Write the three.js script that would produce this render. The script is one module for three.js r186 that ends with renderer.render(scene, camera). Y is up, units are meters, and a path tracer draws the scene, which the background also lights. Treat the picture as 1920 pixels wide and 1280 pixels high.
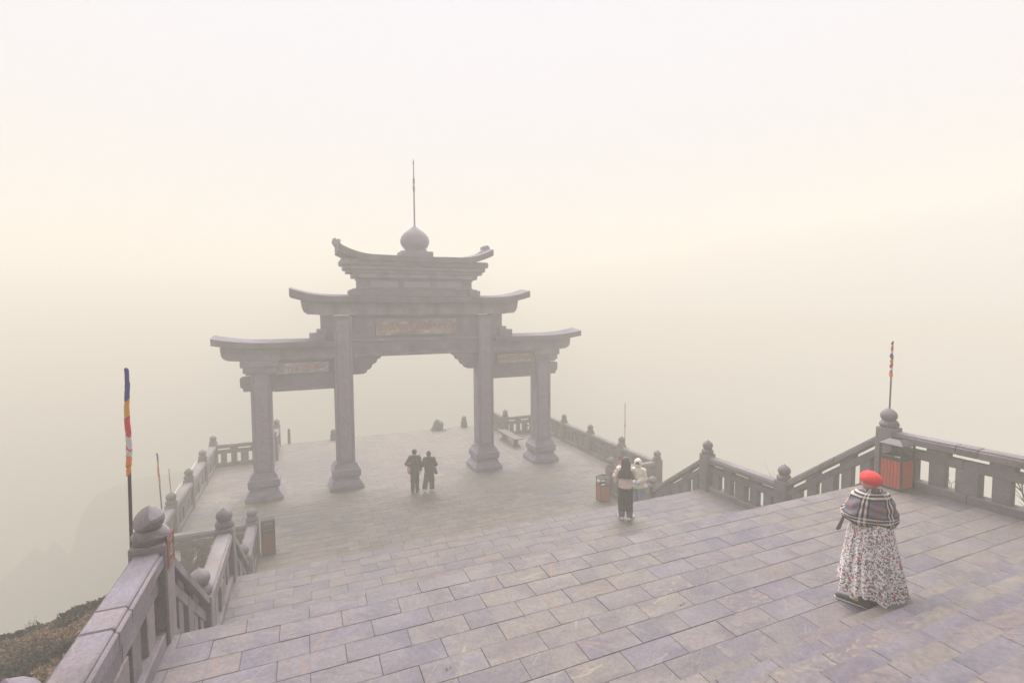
import * as THREE from 'three';
import { mergeGeometries, toCreasedNormals } from 'three/addons/utils/BufferGeometryUtils.js';

// ---------------------------------------------------------------- camera, sky, sun, air, exposure
const scene = new THREE.Scene();
const camera = new THREE.PerspectiveCamera(2 * Math.atan(640 / 927.2) * 180 / Math.PI, 1.5, 0.05, 2000);
camera.position.set(0, 7, 0);
camera.rotation.order = 'YXZ';
camera.rotation.set(-0.0605, -0.3992, -0.0063);
const renderer = new THREE.WebGLRenderer();
renderer.toneMapping = THREE.LinearToneMapping;
renderer.toneMappingExposure = 8.3;
renderer.shadowMap.enabled = true;

const SKY_TOP = [0.105, 0.107, 0.122], SKY_MID = [0.093, 0.094, 0.104], SKY_LOW = [0.104, 0.102, 0.1], SKY_DOWN = [0.098, 0.091, 0.082];
{
  const W = 64, H = 128, d = new Float32Array(W * H * 4);
  const mix = (a, b, t) => a.map((v, i) => v + (b[i] - v) * t), sm = (a, b, x) => { const t = Math.min(1, Math.max(0, (x - a) / (b - a))); return t * t * (3 - 2 * t); };
  for (let j = 0; j < H; j++) {
    const el = ((j + 0.5) / H - 0.5) * 180;              // row 0 is straight down
    let c = mix(SKY_LOW, SKY_MID, sm(-4, 18, el)); c = mix(c, SKY_TOP, sm(5, 32, el)); c = mix(c, SKY_DOWN, sm(2, -25, el));
    for (let i = 0; i < W; i++) d.set([c[0], c[1], c[2], 1], (j * W + i) * 4);
  }
  const sky = new THREE.DataTexture(d, W, H, THREE.RGBAFormat, THREE.FloatType);
  sky.mapping = THREE.EquirectangularReflectionMapping; sky.magFilter = sky.minFilter = THREE.LinearFilter; sky.needsUpdate = true;
  scene.background = sky; scene.environment = sky;
}
const sun = new THREE.DirectionalLight(new THREE.Color(1, 0.965, 0.92), 1.5);
sun.position.set(4.4 + 11, 52, -14 - 38); sun.target.position.set(4.4, 0, -14);
sun.castShadow = true; sun.shadow.radius = 110;
Object.assign(sun.shadow.camera, { left: -45, right: 45, top: 45, bottom: -45, near: 1, far: 160 });
scene.add(sun, sun.target);
scene.fog = new THREE.FogExp2(new THREE.Color(1.0, 0.937, 0.815), 0.0198);

// ---------------------------------------------------------------- helpers
const R = (seed) => { let a = seed >>> 0; return () => { a = (a + 0x6D2B79F5) >>> 0; let t = a; t = Math.imul(t ^ (t >>> 15), t | 1); t ^= t + Math.imul(t ^ (t >>> 7), t | 61); return ((t ^ (t >>> 14)) >>> 0) / 4294967296; }; };
const rnd = R(7), V = (x, y, z) => new THREE.Vector3(x, y, z), lerp = (a, b, t) => a + (b - a) * t, clamp = (x, a = 0, b = 1) => Math.min(b, Math.max(a, x));
const smooth = (a, b, x) => { const t = clamp((x - a) / (b - a)); return t * t * (3 - 2 * t); };
const hash = (x, y, s) => { let h = (Math.imul(x, 374761393) + Math.imul(y, 668265263) + Math.imul(s, 2147483647 - 5)) | 0; h = Math.imul(h ^ (h >>> 13), 1274126177); return ((h ^ (h >>> 16)) >>> 0) / 4294967296; };
function vnoise(x, y, p, s) {                                  // value noise, tiling every p cells
  const xi = Math.floor(x), yi = Math.floor(y), fx = x - xi, fy = y - yi, u = fx * fx * (3 - 2 * fx), v = fy * fy * (3 - 2 * fy);
  const m = (k) => ((k % p) + p) % p, a = m(xi), b = m(xi + 1), c = m(yi), d = m(yi + 1);
  return lerp(lerp(hash(a, c, s), hash(b, c, s), u), lerp(hash(a, d, s), hash(b, d, s), u), v);
}
const fbm = (x, y, p, s, o = 4) => { let a = 0, w = 0.5, t = 0; for (let i = 0; i < o; i++) { a += w * vnoise(x, y, p, s + i); t += w; x *= 2; y *= 2; p *= 2; w *= 0.5; } return a / t; };
const used = {};
const numbered = (n) => { const k = used[n] = (used[n] ?? -1) + 1; return k ? n + '_' + String(k).padStart(3, '0') : n; };
function thing(name, label, category, pos = [0, 0, 0], turn = 0, group) {
  const o = new THREE.Group(); o.name = numbered(name); o.position.set(...pos); o.rotation.y = turn;
  o.userData = { label, category }; if (group) o.userData.group = group;
  scene.add(o); return o;
}
function setting(name, pos = [0, 0, 0]) { const o = new THREE.Group(); o.name = numbered(name); o.position.set(...pos); o.userData.kind = 'structure'; scene.add(o); return o; }
function part(parent, name, geo, mat, pos, label) {
  const m = new THREE.Mesh(geo, mat); m.name = name; m.castShadow = m.receiveShadow = true;
  if (pos) m.position.set(...pos); if (label) m.userData.label = label;
  parent.add(m); return m;
}
// faceted geometry gets uv in metres, from the axis each triangle faces
function uvm(g, size = 2, ox = rnd() * 5, oy = rnd() * 5) {
  g = g.index ? g.toNonIndexed() : g; g.computeVertexNormals();
  const p = g.attributes.position, n = g.attributes.normal, uv = new Float32Array(p.count * 2);
  for (let i = 0; i < p.count; i += 3) {
    const ax = Math.abs(n.getX(i)), ay = Math.abs(n.getY(i)), az = Math.abs(n.getZ(i));
    for (let k = i; k < i + 3; k++) {
      const x = p.getX(k), y = p.getY(k), z = p.getZ(k);
      const [u, v] = ay >= ax && ay >= az ? [x, z] : ax >= az ? [z, y] : [x, y];
      uv[k * 2] = u / size + ox; uv[k * 2 + 1] = v / size + oy;
    }
  }
  g.setAttribute('uv', new THREE.BufferAttribute(uv, 2)); return g;
}
function tris(list) { const g = new THREE.BufferGeometry(); g.setAttribute('position', new THREE.Float32BufferAttribute(list.flat(2), 3)); return g; }
// box with chamfered edges; map() bends it afterwards
function cbox(x0, x1, y0, y1, z0, z1, b = 0.012, map) {
  const lo = [x0, y0, z0], hi = [x1, y1, z1], P = {};
  b = Math.min(b, (x1 - x0) * 0.45, (y1 - y0) * 0.45, (z1 - z0) * 0.45);
  const v = (s, a) => [0, 1, 2].map((i) => (s[i] > 0 ? hi[i] - (i === a ? 0 : b) : lo[i] + (i === a ? 0 : b)));
  const T = [], c = [(x0 + x1) / 2, (y0 + y1) / 2, (z0 + z1) / 2];
  const tri = (p, q, r) => {
    const nx = (q[1] - p[1]) * (r[2] - p[2]) - (q[2] - p[2]) * (r[1] - p[1]), ny = (q[2] - p[2]) * (r[0] - p[0]) - (q[0] - p[0]) * (r[2] - p[2]), nz = (q[0] - p[0]) * (r[1] - p[1]) - (q[1] - p[1]) * (r[0] - p[0]);
    const o = nx * (p[0] - c[0]) + ny * (p[1] - c[1]) + nz * (p[2] - c[2]);
    T.push(o >= 0 ? [p, q, r] : [p, r, q]);
  };
  const quad = (p, q, r, s) => { tri(p, q, r); tri(p, r, s); };
  for (let a = 0; a < 3; a++) {
    const e = (a + 1) % 3, f = (a + 2) % 3, S = (sa, se, sf) => { const s = [0, 0, 0]; s[a] = sa; s[e] = se; s[f] = sf; return s; };
    for (const s of [-1, 1]) quad(v(S(s, -1, -1), a), v(S(s, 1, -1), a), v(S(s, 1, 1), a), v(S(s, -1, 1), a));
    for (const se of [-1, 1]) for (const sf of [-1, 1]) quad(v(S(-1, se, sf), e), v(S(1, se, sf), e), v(S(1, se, sf), f), v(S(-1, se, sf), f));
  }
  for (const a of [-1, 1]) for (const e of [-1, 1]) for (const f of [-1, 1]) tri(v([a, e, f], 0), v([a, e, f], 1), v([a, e, f], 2));
  const g = tris(T);
  if (map) { const p = g.attributes.position; for (let i = 0; i < p.count; i++) p.setXYZ(i, ...map(p.getX(i), p.getY(i), p.getZ(i))); }
  return g;
}
// outline (list of [a, b]) pushed from c0 to c1; put() says which axis is which
function prism(outline, c0, c1, put) {
  const pts = outline.map(([a, b]) => new THREE.Vector2(a, b)); if (THREE.ShapeUtils.area(pts) < 0) pts.reverse();
  const T = [], n = pts.length, at = (p, c) => put(p.x, p.y, c);
  for (let i = 0; i < n; i++) { const p = pts[i], q = pts[(i + 1) % n]; T.push([at(p, c0), at(q, c0), at(q, c1)], [at(p, c0), at(q, c1), at(p, c1)]); }
  for (const [i, j, k] of THREE.ShapeUtils.triangulateShape(pts, [])) { T.push([at(pts[i], c1), at(pts[j], c1), at(pts[k], c1)], [at(pts[i], c0), at(pts[k], c0), at(pts[j], c0)]); }
  const g = tris(T), a = put(0, 0, 0), b = put(1, 0, 0), c = put(0, 1, 0), d = put(0, 0, 1);
  const m = [b, c, d].map((q) => q.map((x, i) => x - a[i]));
  const det = m[0][0] * (m[1][1] * m[2][2] - m[1][2] * m[2][1]) - m[0][1] * (m[1][0] * m[2][2] - m[1][2] * m[2][0]) + m[0][2] * (m[1][0] * m[2][1] - m[1][1] * m[2][0]);
  if (det * (c1 - c0) < 0) { const p = g.attributes.position; for (let i = 0; i < p.count; i += 3) { const x = [p.getX(i), p.getY(i), p.getZ(i)]; p.setXYZ(i, p.getX(i + 1), p.getY(i + 1), p.getZ(i + 1)); p.setXYZ(i + 1, ...x); } }
  return g;
}
const join = (gs) => mergeGeometries(gs.map((g) => { g = g.index ? g.toNonIndexed() : g; for (const k of Object.keys(g.attributes)) if (!['position', 'normal', 'uv'].includes(k)) g.deleteAttribute(k); return g; }));
function tube(points, radius, sides = 6, seg = 0, taper = 1) {
  const c = new THREE.CatmullRomCurve3(points.map((p) => (p.isVector3 ? p : V(...p))));
  const n = seg || points.length * 3, g = new THREE.TubeGeometry(c, n, radius, sides, false);
  if (taper !== 1) { const p = g.attributes.position; for (let i = 0; i <= n; i++) { const q = c.getPointAt(i / n), k = lerp(1, taper, i / n); for (let j = 0; j <= sides; j++) { const m = i * (sides + 1) + j; p.setXYZ(m, q.x + (p.getX(m) - q.x) * k, q.y + (p.getY(m) - q.y) * k, q.z + (p.getZ(m) - q.z) * k); } } }
  return g;
}
// ---------------------------------------------------------------- textures
function canvas(w, h) { const c = document.createElement('canvas'); c.width = w; c.height = h; return [c, c.getContext('2d')]; }
function ctex(c, srgb = true, repeat = true) { const t = new THREE.CanvasTexture(c); if (srgb) t.colorSpace = THREE.SRGBColorSpace; if (repeat) t.wrapS = t.wrapT = THREE.RepeatWrapping; t.magFilter = THREE.LinearFilter; t.anisotropy = 8; return t; }
function fill(c, g, fn) { const w = c.width, h = c.height, im = g.createImageData(w, h), d = im.data; for (let y = 0; y < h; y++) for (let x = 0; x < w; x++) { const q = fn(x / w, y / h), i = (y * w + x) * 4; d[i] = q[0]; d[i + 1] = q[1]; d[i + 2] = q[2]; d[i + 3] = 255; } g.putImageData(im, 0, 0); }
function vein(g, r, x, y, a, len, w, col) {                     // a wandering mineral vein
  g.strokeStyle = col; g.lineCap = 'round'; let px = x, py = y;
  const n = Math.max(4, len / 7 | 0);
  for (let i = 0; i < n; i++) { a += (r() - 0.5) * 0.42; px = x; py = y; x += Math.cos(a) * len / n; y += Math.sin(a) * len / n; g.lineWidth = Math.max(0.5, w * (0.35 + r() * 0.9)); g.beginPath(); g.moveTo(px, py); g.lineTo(x, y); g.stroke(); if (r() < 0.05 && len > 30) vein(g, r, x, y, a + (r() - 0.5) * 2, len * 0.4, w * 0.6, col); }
}
const COLS = 6, ROWS = 13;
const slabMap = (() => {
  const [c, g] = canvas(2048, 2048), r = R(11);
  fill(c, g, (u, v) => {
    const a = fbm(u * 9, v * 9, 9, 1, 5) - 0.5, f = fbm(u * 160, v * 160, 160, 9, 3) - 0.5, s = fbm(u * 14, v * 50, 14, 20, 3) - 0.5;
    const p = smooth(0.5, 0.62, fbm(u * 11 + 5, v * 17, 187, 47, 4)), L = 204 + a * 36 + f * 58 + s * 30, t = fbm(u * 12 + 3, v * 12, 12, 33, 3) - 0.5;
    if (p > 0) return [L * (1 - 0.09 * p) + t * 14, L * (1 - 0.1 * p), L * (1 - 0.04 * p) - t * 15];
    return [L + t * 16, L, L - t * 15];
  });
  const cw = 2048 / COLS, ch = 2048 / ROWS;
  for (let j = 0; j < ROWS; j++) for (let i = 0; i < COLS; i++) {
    g.save(); g.beginPath(); g.rect(i * cw, j * ch, cw, ch); g.clip();
    const X = () => (i - 0.1 + r() * 1.2) * cw, Y = () => (j - 0.2 + r() * 1.4) * ch, kind = r(), dir = r() * 3.1;
    if (kind < 0.62) for (let k = 0; k < 2 + r() * 9; k++) vein(g, r, X(), Y(), dir + (r() - 0.5) * 0.7, 60 + r() * 200, 1.5 + r() * 3.5, `rgba(250,248,205,${0.2 + r() * 0.4})`);
    if (kind < 0.34) vein(g, r, X(), Y(), dir, 110 + r() * 170, 5 + r() * 8, `rgba(252,250,215,${0.5 + r() * 0.4})`);
    if (kind > 0.34 && kind < 0.4) vein(g, r, X(), (j - 0.05) * ch, 1.2 + r(), 230, 15, 'rgba(238,206,172,0.45)');
    if (kind > 0.9) for (let k = 0; k < 46; k++) vein(g, r, X(), Y(), dir + (r() - 0.5) * 0.3, 14 + r() * 34, 5 + r() * 9, `rgba(250,246,205,${0.35 + r() * 0.45})`);
    if (kind > 0.72 && kind < 0.86) for (let k = 0; k < 26; k++) vein(g, r, X(), Y(), 0.3 + (r() - 0.5) * 0.25, 40 + r() * 120, 5 + r() * 12, `rgba(${r() < 0.5 ? '150,140,150' : '255,238,200'},0.2)`);
    for (let k = 0; k < r() * 5; k++) { g.fillStyle = `rgba(70,55,65,${0.25 + r() * 0.5})`; g.beginPath(); g.arc(X(), Y(), 1 + r() * 4.5, 0, 7); g.fill(); }
    g.restore();
  }
  return ctex(c);
})();
const slabBump = (() => { const [c, g] = canvas(1024, 1024); fill(c, g, (u, v) => { const k = 128 + (fbm(u * 120, v * 120, 120, 5, 4) - 0.5) * 170 + (fbm(u * 14, v * 14, 14, 70, 3) - 0.5) * 90; return [k, k, k]; }); return ctex(c, false); })();
const stoneMap = (() => {
  const [c, g] = canvas(1024, 1024), r = R(5);
  fill(c, g, (u, v) => {
    const a = fbm(u * 6, v * 6, 6, 101, 5) - 0.5, f = fbm(u * 120, v * 120, 120, 109, 3) - 0.5, t = fbm(u * 5, v * 5, 5, 130, 4) - 0.5;
    const L = 205 + a * 80 + f * 56; return [L + t * 18, L, L - t * 22];
  });
  for (let k = 0; k < 60; k++) vein(g, r, r() * 1024, r() * 1024, r() * 6.3, 40 + r() * 140, 1 + r() * 5, `rgba(255,244,200,${0.25 + r() * 0.6})`);
  for (let k = 0; k < 60; k++) vein(g, r, r() * 1024, r() * 1024, 1.57 + (r() - 0.5) * 0.5, 30 + r() * 120, 2 + r() * 8, `rgba(120,105,118,${0.05 + r() * 0.12})`);
  for (let k = 0; k < 130; k++) { g.fillStyle = `rgba(70,60,70,${0.15 + r() * 0.5})`; g.beginPath(); g.arc(r() * 1024, r() * 1024, 0.6 + r() * 2.6, 0, 7); g.fill(); }
  return ctex(c);
})();
const stoneBump = (() => { const [c, g] = canvas(1024, 1024); fill(c, g, (u, v) => { const k = 128 + (fbm(u * 90, v * 90, 90, 205, 4) - 0.5) * 150 + (fbm(u * 10, v * 10, 10, 270, 4) - 0.5) * 110; return [k, k, k]; }); return ctex(c, false); })();

// ---------------------------------------------------------------- materials
const mat = (r, g, b, o = {}) => new THREE.MeshStandardMaterial({ color: new THREE.Color().setRGB(r, g, b), roughness: 0.85, ...o });
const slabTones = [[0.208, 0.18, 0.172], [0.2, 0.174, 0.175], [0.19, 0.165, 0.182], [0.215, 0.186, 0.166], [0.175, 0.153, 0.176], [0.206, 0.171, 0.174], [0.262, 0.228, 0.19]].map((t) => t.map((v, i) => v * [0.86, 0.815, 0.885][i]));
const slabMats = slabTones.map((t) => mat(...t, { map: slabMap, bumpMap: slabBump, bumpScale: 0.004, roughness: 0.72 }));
const M = {
  slabStuff: mat(1, 1, 1, { map: slabMap, bumpMap: slabBump, bumpScale: 0.004, roughness: 0.72, vertexColors: true }),
  bed: mat(0.12, 0.1, 0.112),
  rail: mat(0.222, 0.184, 0.218, { map: stoneMap, bumpMap: stoneBump, bumpScale: 0.004, roughness: 0.8 }),
  rail2: mat(0.203, 0.167, 0.204, { map: stoneMap, bumpMap: stoneBump, bumpScale: 0.004, roughness: 0.8 }),
  rail3: mat(0.244, 0.204, 0.226, { map: stoneMap, bumpMap: stoneBump, bumpScale: 0.004, roughness: 0.8 }),
  gate: mat(0.335, 0.28, 0.40, { map: stoneMap, bumpMap: stoneBump, bumpScale: 0.006, roughness: 0.85 }),
  gateRoof: mat(0.2, 0.165, 0.235, { map: stoneMap, bumpMap: stoneBump, bumpScale: 0.006, roughness: 0.95 }),
  gateDark: mat(0.295, 0.245, 0.35, { map: stoneMap, bumpMap: stoneBump, bumpScale: 0.006, roughness: 0.85 }),
  black: mat(0.018, 0.016, 0.02, { roughness: 0.5 }),
  char: mat(0.045, 0.04, 0.05, { roughness: 0.55 }),
};
const railMats = [M.rail, M.rail2, M.rail3];
// ---------------------------------------------------------------- the setting: paved landings, plaza, stairs, hillside
const YA = 3.6, YB = 1.8, XL = -1.52, XR = 10.7, PL = -3.96, PR = 12.88, IL = -1.45, IR = 10.45, ZA = -6.03, ZB = -10.86, ZP = -28.75, ZC = -25.85, ZJ = -15.62, ZFOOT = -3.27;
const SLAB = 0.63, slabGeos = [];
for (let j = 0; j < ROWS; j++) for (let i = 0; i < COLS; i++) {
  const w = SLAB / 2 - 0.0026, d = 0.1487, b = 0.004, T = [], U = [];
  const uv = (x, z) => [(i + 0.5 + x / SLAB * 0.97) / COLS, 1 - (j + 0.5 + z / 0.302 * 0.95) / ROWS];
  const q = (A, B, C, D) => { for (const p of [A, B, C, A, C, D]) { T.push(p); U.push(...uv(p[0], p[2])); } };
  const t = (sx, sz) => [sx * (w - b), 0, sz * (d - b)], e = (sx, sz) => [sx * w, -0.004, sz * d], f = (sx, sz) => [sx * w, -0.04, sz * d];
  q(t(-1, 1), t(1, 1), t(1, -1), t(-1, -1));
  const C = [[-1, 1], [1, 1], [1, -1], [-1, -1]];
  for (let k = 0; k < 4; k++) { const a = C[k], c = C[(k + 1) % 4]; q(e(...a), e(...c), t(...c), t(...a)); q(f(...a), f(...c), e(...c), e(...a)); }
  const g = new THREE.BufferGeometry(); g.setAttribute('position', new THREE.Float32BufferAttribute(T.flat(), 3)); g.setAttribute('uv', new THREE.Float32BufferAttribute(U, 2)); g.computeVertexNormals(); slabGeos.push(g);
}
const toneAt = (x, z) => { const n = fbm(x * 0.35 + 40, z * 0.35 + 40, 97, 300, 3), r = rnd(); if (z < -13 && r < 0.75 && fbm(x * 0.55 + 60, z * 0.7 + 60, 97, 320, 3) + 0.12 * Math.exp(-Math.pow((x - 4) / 3, 2) - Math.pow((z + 17.5) / 2.5, 2)) > 0.46) return 6; if (r < 0.06) return 4; if (r < 0.12) return 5; const k = n + (r - 0.5) * 0.42 + (z < -13 ? 0.2 : 0); return k > 0.6 ? 3 : k > 0.5 ? 0 : k > 0.4 ? 1 : 2; };  // past the stair foot: pale worn slabs, made more and paler against the shade
// one course of slabs from x0 to x1, its far edge at z0 and near edge at z1
function course(out, y, x0, x1, z0, z1, start, first = 0) {
  for (let x = start - SLAB * Math.ceil((start - x0) / SLAB); x < x1; x += SLAB) {
    const a = Math.max(x, x0), b = Math.min(x + SLAB, x1); if (b - a < 0.05) continue;
    out.push({ x: (a + b) / 2, z: (z0 + z1) / 2, y, sx: (b - a) / SLAB * (0.998 + rnd() * 0.009), sz: (z1 - z0) / 0.302 * (0.997 + rnd() * 0.013), tone: toneAt((a + b) / 2, (z0 + z1) / 2), geo: slabGeos[rnd() * slabGeos.length | 0], dy: (rnd() - 0.5) * 0.005, rx: (rnd() - 0.5) * 0.007, rz: (rnd() - 0.5) * 0.005, flip: rnd() < 0.5 });
  }
}
function placeSlab(m, s) { m.position.set(s.x, s.y + s.dy, s.z); m.rotation.set(s.rx, s.flip ? Math.PI : 0, s.rz); m.scale.set(s.sx, 1, s.sz); }
function layOut(parent, slabs, most = 300) {
  slabs.slice(0, most).forEach((s) => placeSlab(part(parent, 'paving_stone', s.geo, slabMats[s.tone]), s));
  if (slabs.length <= most) return;
  const dummy = new THREE.Object3D(), gs = slabs.slice(most).map((s) => {
    placeSlab(dummy, s); dummy.updateMatrix(); const g = s.geo.clone().applyMatrix4(dummy.matrix), c = new Float32Array(g.attributes.position.count * 3);
    for (let i = 0; i < c.length; i += 3) c.set(slabTones[s.tone], i); g.setAttribute('color', new THREE.BufferAttribute(c, 3)); return g;
  });
  part(parent, 'paving_stones', mergeGeometries(gs), M.slabStuff).userData.kind = 'stuff';
}
const block = (x0, x1, y0, y1, z0, z1, b = 0.01) => uvm(cbox(x0, x1, y0, y1, z0, z1, b));
// coursed masonry facing below a platform, one long side
function masonry(parent, x, z0, z1, y0, y1) { part(parent, 'retaining_wall', join([block(x - 0.2, x + 0.2, y0, y1, z0, z1, 0.02), ...Array.from({ length: Math.ceil((y1 - y0) / 0.4) }, (_, k) => block(x - 0.225, x + 0.225, y0 + k * 0.4 + 0.01, Math.min(y0 + k * 0.4 + 0.39, y1 - 0.01), z0 + 0.02, z1 - 0.02, 0.012))]), M.rail2); }

{ // the broad landing the woman stands on
  const L = setting('landing'), s = [];
  const edges = [-3.1, -3.415, -3.67, -3.97, -4.27, -4.57, -4.88, -5.18, -5.48, -5.79, ZA - 0.02];
  edges.slice(1).forEach((z, k) => course(s, YA, XL + 0.14, XR - 0.14, z, edges[k], 2.84 + (k % 2 ? SLAB / 2 - 0.02 : 0) - 0.02));
  part(L, 'stone_bed', block(XL - 0.2, XR + 0.2, -1.5, YA - 0.012, ZA + 0.03, 1.2), M.bed); layOut(L, s);
  masonry(L, XL - 0.02, ZA + 0.03, 1.4, -2.6, YA - 0.02); masonry(L, XR + 0.02, ZA + 0.03, 1.4, -2.6, YA - 0.02);
}
{ // the narrower landing half way down
  const L = setting('landing'), s = []; let z = ZB - 0.02, k = 0;
  course(s, YB, XL + 0.14, XR - 0.14, z, z + 0.26, 2.5);
  for (z += 0.26; z < -8.2; z += 0.302, k++) course(s, YB, XL + 0.14, XR - 0.14, z, z + 0.302, 2.2 + (k % 2 ? SLAB / 2 : 0));
  part(L, 'stone_bed', block(XL - 0.2, XR + 0.2, -3.2, YB - 0.012, ZB + 0.03, -6.0), M.bed); layOut(L, s);
  masonry(L, XL - 0.02, ZB + 0.03, -6.05, -3.6, YB - 0.02); masonry(L, XR + 0.02, ZB + 0.03, -6.05, -3.6, YB - 0.02);
}
{ // the plaza with the gate
  const L = setting('plaza'), s = []; let k = 0;
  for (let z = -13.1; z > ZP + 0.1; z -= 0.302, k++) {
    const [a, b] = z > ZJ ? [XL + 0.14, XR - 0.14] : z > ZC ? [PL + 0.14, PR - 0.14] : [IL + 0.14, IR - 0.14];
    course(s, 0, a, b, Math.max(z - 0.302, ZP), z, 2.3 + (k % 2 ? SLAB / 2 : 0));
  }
  s.sort((p, q) => (p.z < -14.4) === (q.z < -14.4) ? q.z - p.z : p.z < -14.4 ? -1 : 1);   // those in sight first, the nearest leading
  part(L, 'stone_bed', join([block(PL - 0.2, PR + 0.2, -4.5, -0.012, ZC - 0.1, ZJ + 0.1), block(XL - 0.2, XR + 0.2, -4.5, -0.014, ZJ, -10.9), block(IL - 0.2, IR + 0.2, -4.5, -0.016, ZP + 0.02, ZC)]), M.bed);
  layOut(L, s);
  masonry(L, PL - 0.02, ZC - 0.1, ZJ + 0.1, -5, -0.02); masonry(L, PR + 0.02, ZC - 0.1, ZJ + 0.1, -5, -0.02); masonry(L, IL - 0.02, ZP, ZC - 0.1, -5, -0.02); masonry(L, IR + 0.02, ZP, ZC - 0.1, -5, -0.02);
}
function flight(n, zTop, zBottom, yTop, yBottom, x0, x1) {      // steps going down away from the camera
  const S = setting('stairs'), h = (yTop - yBottom) / n, t = (zTop - zBottom) / (n - 1);
  for (let k = 1; k < n; k++) part(S, 'step', block(x0, x1, yTop - k * h - 0.6, yTop - k * h, zTop - k * t, zTop + 0.02 - (k > 1 ? (k - 2) * t : 0), 0.01), k % 3 ? M.rail : M.rail3);
  return S;
}
flight(11, ZA + 0.02, -8.3, YA, YB, XL + 0.14, XR - 0.14);
flight(11, ZB + 0.02, -13.12, YB, 0, XL + 0.14, XR - 0.14);
flight(9, ZP + 0.02, -31, 0, -1.5, IL + 0.14, IR - 0.14);
{ // the flight under the camera: every tread laid with slabs
  const S = setting('stairs'), s = [];
  for (let k = 1; k <= 11; k++) {
    const z = ZFOOT + 0.28 * (k - 1), y = YA + 0.16 * k;
    course(s, y, XL + 0.14, XR - 0.14, z, k < 11 ? z + 0.3 : z + 0.31, 2.84 + [0.05, 0.36, 0.2, 0.52, 0.1, 0.4][k % 6] + (rnd() - 0.5) * 0.1);
    for (const q of s) if (Math.abs(q.y - y) < 0.01) q.tone = k % 2 ? [3, 0, 5, 3][rnd() * 4 | 0] : [2, 4, 1, 2][rnd() * 4 | 0];
    part(S, 'riser', block(XL + 0.14, XR - 0.14, y - 0.8, y - 0.01, z + 0.012, z + 0.34, 0.004), M.rail2);
  }
  s.sort((a, b) => a.z - b.z); layOut(S, s);
  const T = setting('landing'), q = []; for (let k = 0; k < 7; k++) course(q, YA + 1.76, XL + 0.14, XR - 0.14, -0.16 + k * 0.302, 0.142 + k * 0.302, 2.4 + (k % 2) * SLAB / 2);
  part(T, 'stone_bed', block(XL - 0.2, XR + 0.2, YA, YA + 1.745, -0.1, 2.0), M.bed); layOut(T, q);
}
// ---- hillside: one sheet to where the cloud swallows it
const leftEdge = (z) => lerp(XL - 0.25, PL - 0.25, smooth(-14.9, -15.5, z)), rightEdge = (z) => lerp(XR + 0.25, PR + 0.25, smooth(-14.9, -15.5, z));
const floorAt = (z) => (z > -6 ? YA : z > -10.8 ? lerp(YB, YA, smooth(-8.4, -6, z)) : z > -13 ? lerp(0, YB, (z + 13) / 2.2) : 0);
function ground(x, z) {
  const v = Math.max(0, -5 - z), ul = Math.max(0, leftEdge(z) - x), ur = Math.max(0, x - rightEdge(z)), back = Math.max(0, -30 - z), r = Math.hypot(x, z);
  const right = 2.75 - 0.062 * v * v / (1 + 0.03 * v) - 0.75 * ur - back * 0.35;
  const q = r - 9.0 - 0.25 * ul * smooth(3, 0, -z), left = 3.3 - 0.13 * ul - 0.1 * (r - 6) - 1.05 * (q > 0 ? q - 0.45 * (1 - Math.exp(-q * 2)) : 0);
  let h = x < 4.5 ? lerp(left, right, smooth(0, 5, x)) : right;
  if (z > 2) h = Math.max(h, lerp(h, 4.6 + 0.24 * (z - 2) - 0.0035 * Math.pow(Math.max(0, Math.abs(x - 4) - 18), 2), smooth(2, 6, z)));   // unseen slope added behind the camera; raises the fog top, dims light from behind
  h = Math.max(h, -85 + 3 * fbm(x * 0.05 + 50, z * 0.05 + 50, 999, 400, 3));
  h += (fbm(x * 0.9 + 200, z * 0.9 + 200, 9999, 410, 4) - 0.5) * 0.35 * smooth(0.2, 1.5, ul + ur) + (fbm(x * 0.12 + 90, z * 0.12 + 90, 999, 420, 4) - 0.5) * 5 * smooth(8, 30, ul + ur + back);
  if (x > PL - 0.6 && x < 0 && z > -16 && z < -8) h = Math.max(h, -0.55);
  const inside = Math.min(x - leftEdge(z), rightEdge(z) - x);
  return inside > -0.4 && z > -32 && z < 3 ? Math.min(h, floorAt(z) - 1.0) : h;
}
{
  const xs = [], zs = []; for (let x = -75; x <= 75;) { xs.push(x); x += x > -12 && x < 16 ? 0.35 : x > -30 && x < 30 ? 1.2 : 5; }
  for (let z = -150; z <= 72;) { zs.push(z); z += z > -32 && z < 2 ? 0.35 : 4; }
  const P = [], I = [], U = [], n = xs.length;
  for (const z of zs) for (const x of xs) { P.push(x, ground(x, z), z); U.push(x / 3, z / 3); }
  for (let j = 0; j + 1 < zs.length; j++) for (let i = 0; i + 1 < n; i++) { const a = j * n + i; I.push(a, a + n, a + 1, a + 1, a + n, a + n + 1); }
  const g = new THREE.BufferGeometry(); g.setAttribute('position', new THREE.Float32BufferAttribute(P, 3)); g.setAttribute('uv', new THREE.Float32BufferAttribute(U, 2)); g.setIndex(I); g.computeVertexNormals();
  const [c, k] = canvas(512, 512); fill(c, k, (u, v) => { const a = fbm(u * 14, v * 14, 14, 500, 5), b = fbm(u * 40, v * 40, 40, 510, 3); return [70 + a * 60 + b * 30, 62 + a * 50 + b * 26, 46 + a * 34 + b * 20]; });
  const m = new THREE.Mesh(g, mat(0.6, 0.6, 0.6, { map: ctex(c), roughness: 1 })); m.name = 'hillside'; m.userData.kind = 'structure'; m.receiveShadow = m.castShadow = true; scene.add(m);
}
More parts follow.
